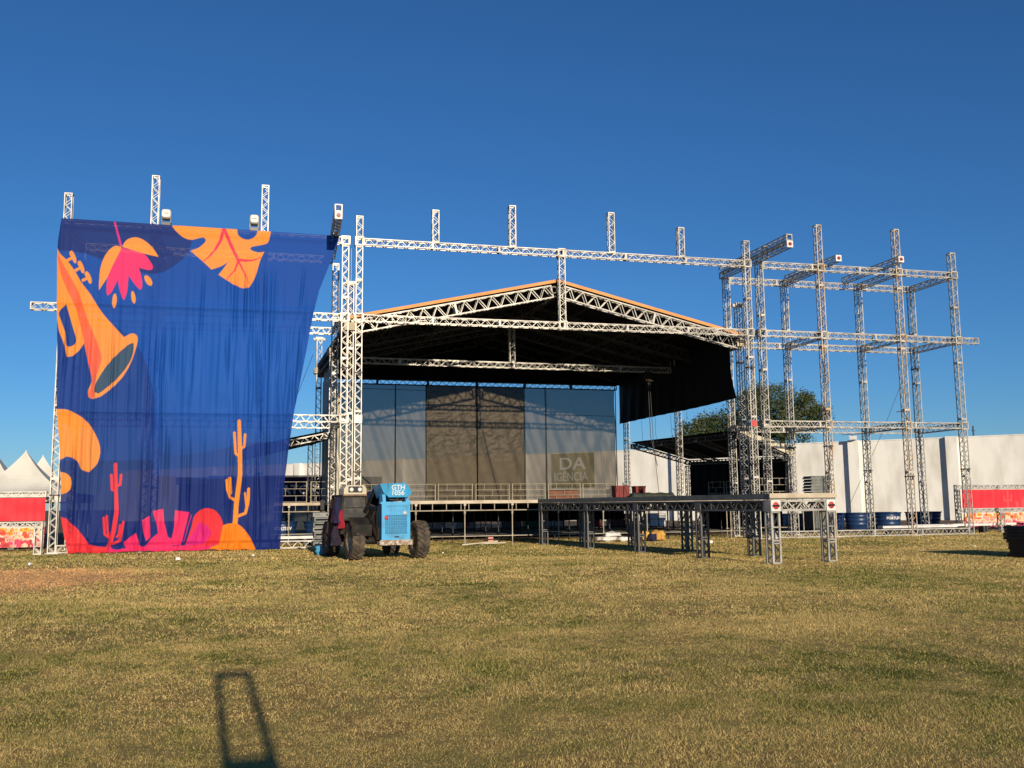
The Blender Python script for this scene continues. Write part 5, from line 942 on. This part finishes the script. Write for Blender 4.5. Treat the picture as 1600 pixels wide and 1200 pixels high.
# cab
x0, x1, y0, y1 = -1.36, -.46, .55, 2.1
m_ = MB(); m_.hexa([(x0, y0-.02, .80), (x1, y0-.02, .80), (x1, y1, .75), (x0, y1, .75), (x0, y0-.02, 1.22), (x1, y0-.02, 1.22), (x1, y1, 1.1), (x0, y1, 1.1)]); m_.build('cab_base', M['mach'], TH)
m_ = MB()
cb = {(0, 0): ((x0, y0, 1.2), (x0+.10, y0+.10, 1.98)), (1, 0): ((x1, y0, 1.2), (x1-.06, y0+.10, 1.98)), (0, 1): ((x0, y1, 1.1), (x0+.08, y1-.25, 1.98)), (1, 1): ((x1, y1, 1.1), (x1-.05, y1-.25, 1.98))}
for a, c in cb.values(): m_.bar(a, c, .075, .075, (0, 1, 0))
m_.box((x0+.04, y0+.05, 1.96), (x1-.02, y1-.2, 2.03)); m_.bar((x0, y0, 1.22), (x1, y0, 1.22), .07); m_.bar((x0+.05, y0+.04, 1.62), (x1-.03, y0+.04, 1.62), .02); m_.build('cab_frame', M['mach'], TH)
m_ = MB(); q = .012
m_.hexa([(x0+.04, y0+.01, 1.25), (x1-.04, y0+.01, 1.25), (x1-.04, y0+.03, 1.25), (x0+.04, y0+.03, 1.25), (x0+.13, y0+.10, 1.95), (x1-.09, y0+.10, 1.95), (x1-.09, y0+.12, 1.95), (x0+.13, y0+.12, 1.95)]); m_.build('rear_window', M['glass'], TH)
m_ = MB(); m_.hexa([(x0+.0, y0+.06, 1.2), (x0+.02, y0+.06, 1.2), (x0+.02, y1-.06, 1.12), (x0, y1-.06, 1.12), (x0+.085, y0+.14, 1.94), (x0+.10, y0+.14, 1.94), (x0+.085, y1-.3, 1.94), (x0+.075, y1-.3, 1.94)]); m_.build('side_window', M['glass'], TH)
m_ = MB(); m_.hexa([(x1-.03, y0+.06, 1.2), (x1-.01, y0+.06, 1.2), (x1-.01, y1-.06, 1.12), (x1-.03, y1-.06, 1.12), (x1-.085, y0+.14, 1.94), (x1-.07, y0+.14, 1.94), (x1-.07, y1-.3, 1.94), (x1-.085, y1-.3, 1.94)]); m_.build('side_window', M['glass'], TH)
# roof light pod
m_ = MB()
prof = [(x0+.10, 2.03), (x1-.06, 2.03), (x1-.06, 2.22), (x1-.13, 2.33), (x0+.20, 2.33), (x0+.11, 2.22)]
n = len(prof); vs = [(a, y0+.02, z) for a, z in prof]+[(a, y0+.62, z) for a, z in prof]
m_.add(vs, [tuple(range(n)), tuple(range(2*n-1, n-1, -1))]+[(i, n+i, n+(i+1) % n, (i+1) % n) for i in range(n)]); pod = m_.build('light_pod', M['cream'], TH)
m_ = MB(); m_.box((x0+.25, y0+.0, 2.10), (x1-.2, y0+.018, 2.29)); m_.build('lamp_recess', M['black_p'], TH).parent = pod
for x in (x0+.35, x1-.28):
    m_ = MB(); m_.lathe([(0, y0-.02), (.055, y0-.015), (.065, y0)], (x, 0, 2.19), 'y', 16); m_.build('lamp', M['lens'], TH).parent = pod
m_ = MB(); m_.box((x0+.08, y0-.02, 1.985), (x1-.06, y0+.05, 2.04)); m_.build('roof_trim', mat('worn_tan_trim', (.22, .13, .07), .7, 0, (.12, .08, .05), 9), TH)
# rear fender flap and left steps
m_ = MB(); m_.grid(lambda u, v: (-1.30+.62*u, .62*-math.sin(v*1.15-.25)+.0, .62+.70*math.cos(v*1.15-.25)), 4, 12); m_.grid(lambda u, v: (-1.30+.62*u, -.58+.04*math.sin(u*5), 1.10-.34*v), 6, 4); m_.build('rear_fender', M['mach'], TH)
m_ = MB(); m_.box((-1.52, .9, .45), (-1.2, 1.9, .52)); m_.box((-1.50, .9, .75), (-1.3, 1.9, .80)); m_.bar((-1.48, .92, .45), (-1.44, .92, 1.2), .05); m_.bar((-1.48, 1.88, .45), (-1.44, 1.88, 1.2), .05); m_.build('step', M['mach'], TH)
m_ = MB(); m_.box((-.5, 4.4, .5), (.6, 4.7, 1.35)); m_.build('fork_carriage', M['mach'], TH)
for x in (-.35, .45):
    m_ = MB(); m_.box((x-.06, 4.7, .42), (x+.06, 5.9, .48)); m_.build('fork', M['mach'], TH)
m_ = MB(); m_.tube((.30, 1.4, .9), (.30, 1.4, 2.0), .05, 10); m_.build('exhaust', M['rustm'], TH)
m_ = MB(); m_.bar((x0-.02, y1-.2, 1.75), (x0-.22, y1-.1, 1.75), .03); m_.box((x0-.30, y1-.12, 1.55), (x0-.18, y1-.08, 1.88)); m_.build('mirror', M['black_p'], TH)
m_ = MB(); m_.tube((-.26, -.1, 1.55), (-.26, 1.6, 1.75), .05, 10); m_.tube((-.26, 1.6, 1.75), (-.26, 2.3, 1.83), .03, 10); m_.build('lift_cylinder', M['grey_steel'], TH)
m_ = MB(); m_.path([(-.38, -.42, 1.72), (-.46, -.35, 1.4), (-.42, -.2, 1.0), (-.5, .1, .8)], .022, 8); m_.path([(-.40, -.40, 1.66), (-.52, -.2, 1.5), (-.55, .2, 1.2)], .018, 8); m_.build('hydraulic_hose', M['black_p'], TH)
def th(x, y, z): return LOC[TH.name] @ Vector((x, y, z))
def jacket(label, name, x, y, z0, z1, wd, m):
    t_ = thing(name, label, 'clothing', tuple(th(x, y, z0)), HA)
    mm = MB(); mm.grid(lambda u, v: (wd*(u-.5)*(1-.45*v)+.02*math.sin(v*8), .05*math.cos((u-.5)*math.pi)*-1+.03*math.sin(u*9+v*6), (z1-z0)*v), 14, 18); mm.grid(lambda u, v: (wd*(u-.5)*(1-.45*v)+.02*math.sin(v*8), .06+.03*math.sin(u*7+v*5), (z1-z0)*v), 14, 18); mm.build('cloth', M[m], t_)
jacket('navy jacket hanging on the left of the telehandler cab', 'hanging_jacket', -1.46, .42, 1.15, 1.95, .28, 'navy_cloth_boom_shade')
jacket('red jacket hanging beside the navy one on the telehandler cab', 'hanging_jacket', -1.38, .36, .98, 1.55, .20, 'red_cloth')
jacket('dark purple sweater hanging low on the telehandler cab steps', 'hanging_sweater', -1.50, .55, .45, 1.05, .34, 'sweater')

# ------------------------------------------------------------ water tanks, ibc, stacks, planks
def tank(label, x, y, r=.78, h=.98, txt=None, grp='blue water tanks on the right', ta=0.0):
    t_ = thing('water_tank', label, 'water tank', (x, y, 0), 0, grp)
    prof = [(0, .01), (r*.80, .01), (r*.82, .05)]
    for k, z in enumerate((.26, .50, .74)): prof += [(r*(.82+.14*z), z*h), (r*(.85+.14*z), z*h+.02), (r*(.85+.14*z), z*h+.06), (r*(.83+.14*z), z*h+.08)]
    prof += [(r*.965, h-.06), (r*1.02, h-.05), (r*1.02, h), (r*.95, h), (r*.85, .35)]
    m_ = MB(); m_.lathe(prof, (0, 0, 0), 'z', 40); m_.build('body', M['tank'], t_)
    if txt:
        def f(px, py, pz):
            a = -math.pi/2+ta+px/r; rr = r*(.85+.14*.66)+.028+pz
            return (rr*math.cos(a), rr*math.sin(a), .64+py)
        text_mesh('lettering', txt, .21, M['lettering'], t_, f, bold=.008)
tank('open blue water tank seen through the catwalk end legs', 29.8, 50.6)
tank('blue water tank mostly hidden behind the rusty tower right of the catwalk', 32.7, 51.0)
tank('plain blue water tank between the rusty tower and the lettered tank', 34.15, 50.6)
tank('blue water tank lettered FORTLEV, left of the narrow gap in the tank row', 36.15, 50.5, txt='FORTLEV', ta=-.15)
tank('blue water tank tucked behind the right side of the lettered tank', 36.9, 51.9)
tank('blue water tank with lettering partly covered by the rusty tower', 38.3, 50.5, txt='FORTLEV', ta=.12)
tank('blue water tank at the right end of the row near the wall shadow', 39.5, 51.2)
tank('blue water tank lettered FORTLEV at the banner edge behind the base truss', .85, 48.3, txt='FORTLEV', grp='blue water tanks on the left', ta=.1)
tank('blue water tank beside the grey stack left of the telehandler', 2.65, 48.0, txt='FORTLEV', grp='blue water tanks on the left', ta=.3)
tk = thing('ibc_tote', 'grey plastic tote in a wire cage behind the end of the catwalk', 'tote', (30.3, 48.9, 0), .05)
m_ = MB(); m_.box((-.5, -.5, .16), (.5, .5, 1.12)); m_.tube((0, 0, 1.12), (0, 0, 1.17), .12); m_.build('bottle', M['ibc'], tk)
m_ = MB()
for i in range(7):
    a = -.52+i*.1733
    for s in (-.525, .525): m_.bar((a, s, .14), (a, s, 1.15), .018); m_.bar((s, a, .14), (s, a, 1.15), .018)
for z in (.2, .4, .6, .8, 1.0, 1.14):
    for s in (-.525, .525): m_.bar((-.53, s, z), (.53, s, z), .018); m_.bar((s, -.53, z), (s, .53, z), .018)
m_.build('cage', M['grey_steel'], tk)
m_ = MB(); m_.box((-.55, -.55, .0), (.55, -.4, .14)); m_.box((-.55, .4, 0), (.55, .55, .14)); m_.box((-.55, -.08, 0), (.55, .08, .14)); m_.build('pallet', M['dark_steel'], tk)
sk = thing('platform_stand', 'steel stand holding the pile of grey crates behind the catwalk end', 'stand', (29.3, 47.0, 0))
for a in (-.6, .6):
    for c in (-.5, .5):
        m_ = MB(); m_.tube((a, c, 0), (a, c, 1.98), .03); m_.build('leg', M['tube'], sk)
m_ = MB(); m_.box((-.7, -.6, 1.98), (.7, .6, 2.04)); m_.build('shelf', M['grey_p'], sk)
ordn = ['lowest', 'second from bottom', 'third from bottom', 'middle', 'third from top', 'second from top', 'topmost']
for i in range(6):
    t_ = thing('grey_crate', 'grey slatted crate on the stand behind the catwalk end, %s of its pile' % (['lowest', 'second from bottom', 'third from bottom', 'third from top', 'second from top', 'topmost'][i]), 'crate', (29.3+.03*math.sin(i*5), 47.0, 2.045+i*.168), 0, 'grey crates piled on the stand')
    m_ = MB(); m_.box((-.55, -.4, .02), (.55, .4, .145)); m_.box((-.60, -.42, .0), (-.52, .42, .06)); m_.box((.52, -.42, 0), (.60, .42, .06)); m_.box((-.58, -.43, .11), (.58, -.40, .162)); m_.box((-.58, -.43, .0), (.58, -.405, .04)); m_.build('crate_body', M['grey_p'], t_)
for i in range(7):
    t_ = thing('steel_cradle', 'grey steel cradle in the stack left of the telehandler, %s' % ordn[i], 'cradle', (2.35+.03*math.sin(i*4), 41.6, .0+i*.205), .05, 'grey cradles stacked left of the telehandler')
    m_ = MB(); m_.box((-.34, -.35, .02), (-.28, .35, .19)); m_.box((.28, -.35, .02), (.34, .35, .19)); m_.box((-.28, -.35, .0), (.28, -.30, .06)); m_.box((-.28, -.35, .13), (.28, -.30, .19)); m_.box((-.28, .28, .0), (.28, .34, .19)); m_.build('cradle_body', M['grey_p' if i % 3 else 'grey_steel'], t_)
for i, (l_, x, y, L, dz) in enumerate((('white plank lying on the base truss in front of the left tanks', 30.5, 40.32, 4.2, 0), ('long white plank on the base truss below the middle tanks', 33.4, 41.6, 4.6, 0), ('white plank on the ground at the right end of the tank row', 35.9, 42.2, 3.6, 0), ('white plank lying behind the base truss beside the banner', .4, 41.2, 3.2, 0))):
    t_ = thing('white_plank', l_, 'plank', (x, y, 0), .02, 'white planks along the base trusses')
    m_ = MB(); m_.box((-L/2, -.2, .36), (L/2, .2, .47)); m_.build('board', M['white'], t_)
    for s in (-.4, 0, .4):
        m_ = MB(); m_.box((s*L-.06, -.18, 0), (s*L+.06, .18, .36)); m_.build('support', M['dark_steel'], t_)
# stack of black deck panels on the right
for i in range(9):
    off = (.10 if i < 5 else -.02)+.03*math.sin(i*7.3)
    t_ = thing('deck_panel', 'black deck panel in the stack at the right edge, %s' % ['lowest', 'second from bottom', 'third from bottom', 'fourth from bottom', 'in the middle', 'fourth from top', 'third from top', 'second from top', 'topmost'][i], 'deck panel', (21.95+off, 23.2+.02*math.cos(i*3), .02+i*.098), .0, 'black deck panels stacked on the right')
    m_ = MB(); m_.box((-1.15, -.5, .062), (1.15, .5, .092)); m_.box((-1.15, -.5, 0), (1.15, -.45, .06)); m_.box((-1.15, .45, 0), (1.15, .5, .06)); m_.box((-1.15, -.45, 0), (-1.1, .45, .06)); m_.box((1.1, -.45, 0), (1.15, .45, .06)); m_.build('panel_body', M['black_panel'], t_)

# ------------------------------------------------------------ printed hoardings left and right
def hoarding(label, x0, x1, y, ztop, cact, seed, front):
    t_ = thing('printed_hoarding', label, 'hoarding', (x0, y, 0), 0, 'red printed hoardings at both sides')
    bb = MB(); bb.truss((x0, y, ztop-.12), (x1, y, ztop-.12), .25, (0, 0, 1), .045, .03, .4); bb.build('top_truss', M['steel'], t_, True)
    bb = MB(); bb.truss((x0, y, 1.06), (x1, y, 1.06), .22, (0, 0, 1), .04, .03, .4); bb.build('middle_truss', M['steel'], t_, True)
    k = 0; x = x0+.12
    while x < x1:
        bb = MB(); bb.truss((x, y+.02, .02), (x, y+.02, ztop-.26), .24, (0, 1, 0), .04, .028, .4, .24, 0); bb.build('post', M['grey_steel'], t_, True); x += 2.6
    R = random.Random(seed); polys = []
    rd = srgb(236, 52, 66)[:3]; rl_ = srgb(248, 84, 92)[:3]; rd = tuple(c*.8 for c in rd); rl_ = tuple(c*.8 for c in rl_)
    xs = np.linspace(x0+.25, x1, int((x1-x0)/.02)); zs = np.linspace(1.2, ztop-.27, 50)
    for cx in cact:
        z0 = 1.2
        def q(a, b_, c, d): polys.append((rl_, [(cx+a, z0+c), (cx+b_, z0+c), (cx+b_, z0+d), (cx+a, z0+d)]))
        q(-.08, .08, 0, .95); q(-.30, .3, .35, .45); q(-.30, -.2, .35, .66); q(.2, .3, .35, .75)
        q(.55, .70, 0, .35); q(.95, 1.15, 0, .5); q(1.02, 1.08, .5, .62)
    img = raster(xs, zs, polys, rd)
    print_mesh('red_cloth', xs, zs, lambda X, Z: np.stack([X-x0, -.17+.03*vnoise2(X*1.4, Z*2, seed)+.012*vnoise(X*6, seed)-y*0, Z], -1), img, vcol_mat('red_printed_cloth', .6), t_)
    P2 = []; oc = [srgb(255, 150, 50), srgb(255, 190, 60), srgb(240, 90, 60), srgb(235, 70, 110), srgb(250, 210, 170), srgb(190, 60, 60), srgb(255, 170, 150)]
    sc = lambda c: tuple(v*.8 for v in c[:3])
    for zb, hh, cols in ((.74, .20, (0, 1, 1, 2, 4)), (.60, .16, (0, 1, 2, 6, 4)), (.47, .15, (4, 4, 6, 2, 4)), (.33, .17, (6, 3, 4, 5, 4)), (.19, .17, (3, 3, 5, 6, 2)), (.10, .12, (4, 3, 5, 4, 6))):
        x = x0+.2
        while x < x1:
            wdt = R.uniform(.09, .34); c = oc[R.choice(cols)]; h2 = hh*R.uniform(.55, 1.15); rf = R.choice((0, .05, .09))
            P2.append((sc(c), [(x, zb), (x+wdt, zb), (x+wdt, zb+h2), (x+wdt*.5, zb+h2+rf), (x, zb+h2)]))
            for kx in range(R.choice((1, 2, 2, 3))):
                wx = x+wdt*(.12+.3*kx); P2.append((sc(oc[R.choice((5, 3, 2, 5))]), [(wx, zb+h2*.3), (wx+wdt*.15, zb+h2*.3), (wx+wdt*.15, zb+h2*.75), (wx, zb+h2*.75)]))
            x += wdt+R.choice((0, 0, .03, .08))
    zs2 = np.linspace(.10, .94, 60); img = raster(xs, zs2, P2, tuple(c*.8 for c in srgb(252, 226, 216)[:3]))
    print_mesh('house_print', xs, zs2, lambda X, Z: np.stack([X-x0, -.16+.015*vnoise2(X*2, Z*2, seed+3), Z], -1), img, vcol_mat('house_printed_cloth', .6), t_)
hoarding('red printed hoarding with small houses at the left edge of the field', -13.0, -9.0, 45.0, 2.44, (), 4, None)
hoarding('red printed hoarding with pale cactuses at the right edge of the field', 36.95, 45.5, 45.5, 2.48, (40.2, 43.6), 9, None)
def barrier(label, x0, x1, px, y, grp='low truss barriers'):
    t_ = thing('truss_barrier', label, 'barrier', (px, y, 0), 0, grp)
    bb = MB(); bb.truss((x0, y, 1.12), (x1, y, 1.12), .22, (0, 0, 1), .04, .028, .4); bb.build('rail_truss', M['steel'], t_, True)
    bb = MB(); bb.truss((px, y, .02), (px, y, 1.02), .28, (0, 1, 0), .04, .03, .5); bb.build('post', M['steel'], t_, True)
barrier('low white truss barrier standing in front of the left hoarding', -13.5, -7.9, -8.05, 39.2)
barrier('low white truss barrier standing in front of the right hoarding', 36.2, 45.0, 36.4, 41.6)

# ------------------------------------------------------------ loose things
def lump(name, label, cat, loc, size, m, seed, group=None, rz=0):
    bm = bmesh.new(); bmesh.ops.create_icosphere(bm, subdivisions=3, radius=1)
    R = np.random.RandomState(seed); off = R.rand(3)*50
    for v in bm.verts:
        c = v.co; k = 1+.22*math.sin(c.x*4+off[0])*math.cos(c.y*5+off[1])+.12*math.sin(c.z*9+off[2])
        p_ = 3.0; n_ = (abs(c.x)**p_+abs(c.y)**p_+abs(c.z)**p_)**(1/p_)
        v.co = c/n_*k; v.co.x *= size[0]/2; v.co.y *= size[1]/2; v.co.z = (v.co.z*.5+.5)*size[2]
    zmin = min(v.co.z for v in bm.verts)
    for v in bm.verts: v.co.z -= zmin
    me = bpy.data.meshes.new(name); bm.to_mesh(me); bm.free()
    for f in me.polygons: f.use_smooth = True
    me.materials.append(M[m]); o = bpy.data.objects.new(name, me); COL.objects.link(o); o.location = loc; o.rotation_euler = (0, 0, rz)
    tag(o, label, cat, group)
lump('yellow_sack', 'yellow sack lying under the catwalk on the right of the pair', 'sack', (16.85, 39.9, 0), (.62, .5, .42), 'yellow', 1, 'yellow sacks under the catwalk')
lump('yellow_sack', 'yellow sack with a dark patch beside it, left of the pair under the catwalk', 'sack', (16.25, 40.0, 0), (.5, .5, .40), 'yellow', 2, 'yellow sacks under the catwalk')
lump('blue_grey_bag', 'small blue grey bag slumped against the yellow sacks', 'bag', (16.5, 39.6, 0), (.35, .3, .3), 'navy_cloth_boom_shade', 3)
lump('white_sack', 'upper white sack on the pile under the catwalk', 'sack', (14.85, 40.3, .18), (.7, .5, .22), 'white', 4, 'white sacks under the catwalk', .2)
lump('white_sack', 'white sack flat on the ground at the left of the pile under the catwalk', 'sack', (14.6, 40.2, 0), (.8, .6, .22), 'white', 5, 'white sacks under the catwalk', -.1)
lump('white_sack', 'white sack on the ground beside the catwalk leg at the right of the pile', 'sack', (15.3, 40.0, 0), (.6, .5, .2), 'white', 6, 'white sacks under the catwalk', .5)
lump('blue_rag', 'light blue cloth dropped on the grass left of the telehandler', 'cloth', (2.0, 33.9, 0), (.5, .35, .3), 'blue_rag', 7)
for i, (l_, x, y, s) in enumerate((('crumpled white litter on the grass in front of the banner', -2.6, 32.6, .22), ('torn white paper on the grass right of the banner litter', -.3, 34.0, .16), ('white paper scrap near the left truss barrier', -6.7, 31.6, .2), ('white scrap on the grass right of the telehandler', 6.0, 33.0, .1), ('pale scrap lying in the grass in front of the right gantry', 24.2, 29.0, .14), ('flat white paper near the catwalk leg', 13.0, 27.3, .16), ('flat white sheet lying beyond the catwalk near the side stage', 17.5, 36.0, .3))):
    lump('litter', l_, 'litter', (x, y, .02), (s*.6, s*.4, s*.4), 'paper', 20+i, 'white litter on the grass', i)
for i, (l_, a, b_) in enumerate((('pale wooden batten on the grass in front of the stage legs, longer one', (8.3, 40.0), (9.9, 39.6)), ('pale wooden batten crossing the longer one in front of the stage', (8.0, 39.6), (9.6, 39.9)))):
    o = MB().bar((a[0], a[1], .03), (b_[0], b_[1], .09+.05*i), .09, .05).build('batten', M['edge']); tag(o, l_, 'batten', 'battens in front of the stage')
o = MB().box((0, 0, 0), (.22, .2, .28)).build('orange_brick', M['pinkcap']); o.location = (9.45, 41.0, 0); tag(o, 'small orange block standing on the grass under the stage front', 'block')
# red bins on the right end of the deck
for l_, x, y, w_, h_ in (('red plastic bin on the right rear corner of the stage deck, left of the pair', 20.15, 53.0, .85, .78), ('narrow red plastic bin beside the roof column on the stage deck', 21.05, 52.4, .6, .74)):
    t_ = thing('red_bin', l_, 'bin', (x, y, DZ), 0, 'red bins on the stage deck')
    m_ = MB(); m_.hexa([(-w_*.45, -.3, 0), (w_*.45, -.3, 0), (w_*.45, .3, 0), (-w_*.45, .3, 0), (-w_/2, -.34, h_), (w_/2, -.34, h_), (w_/2, .34, h_), (-w_/2, .34, h_)])
    for k in (-.2, .2): m_.box((k*w_-.02, -.36, .05), (k*w_+.02, -.30, h_-.02))
    m_.build('bin_body', M['red_bin'], t_); m_ = MB(); m_.box((-w_*.53, -.37, h_+.002), (w_*.53, .37, h_+.06)); m_.build('rim', M['red_bin'], t_)
# equipment cases on the ground behind the stage
cs = (('pale case with black stencils behind the stage, leftmost of the row', 8.6, 'white'), ('second pale case from the left behind the stage legs', 10.3, 'white'), ('pale case with a red patch behind the stage legs', 12.2, 'white'), ('pale case left of the green one behind the stage legs', 15.2, 'grey_p'), ('green case behind the stage legs', 16.6, 'tealm'), ('pale case right of the green one behind the stage legs', 18.0, 'white'), ('long red case behind the stage legs', 20.4, 'red_bin'), ('dark red case at the right end behind the stage', 22.4, 'red_bin'), ('grey white case seen between the catwalk legs', 24.9, 'white'))
for i, (l_, x, mm) in enumerate(cs):
    wd = 1.5 if 'long' in l_ else 1.2
    t_ = thing('equipment_case', l_, 'case', (x, 59.5+.2*math.sin(i*3), 0), 0, 'equipment cases behind the stage')
    m_ = MB(); m_.box((-wd/2, -.4, .12), (wd/2, .4, 1.0)); m_.build('case_body', M[mm], t_)
    m_ = MB()
    for z in (.12, .62, .98): m_.box((-wd/2-.01, -.415, z), (wd/2+.01, -.402, z+.04))
    for s in (-.5, .47): m_.box((wd*s, -.416, .166), (wd*s+.04, -.404, .976))
    m_.build('edging', M['grey_steel'], t_)
    for s in (-.4, .4):
        m_ = MB(); m_.tube((s*wd, -.3, .06), (s*wd+.04, -.3, .06), .06, 10); m_.build('castor', M['black_p'], t_)
    if 'red patch' in l_:
        m_ = MB(); m_.lathe([(0, -.42), (.24, -.42), (.24, -.403)], (0, 0, .55), 'y', 10); m_.build('red_patch', M['red'], t_)
    if 'stencils' in l_:
        m_ = MB(); m_.box((-.35, -.42, .3), (-.05, -.404, .6)); m_.box((.05, -.42, .3), (.38, -.404, .44)); m_.build('stencil', M['black_p'], t_)
# short stair at the right end of the stage
sr = thing('steel_stair', 'small dark steel stair standing at the right end of the stage', 'stair', (20.6, 51.2, 0))
m_ = MB()
for k in range(6): m_.box((-.35+.0, .28*k, .28*k+.2), (.35, .28*k+.26, .28*k+.23))
m_.bar((-.36, 0, .2), (-.36, 1.6, 1.8), .05, .12); m_.bar((.36, 0, .2), (.36, 1.6, 1.8), .05, .12); m_.build('steps', M['dark_steel'], sr)
m_ = MB(); m_.path([(-.36, .1, .3), (-.36, .1, 1.3), (-.36, 1.6, 2.9), (-.36, 1.6, 1.8)], .02); m_.build('handrail', M['dark_steel'], sr)
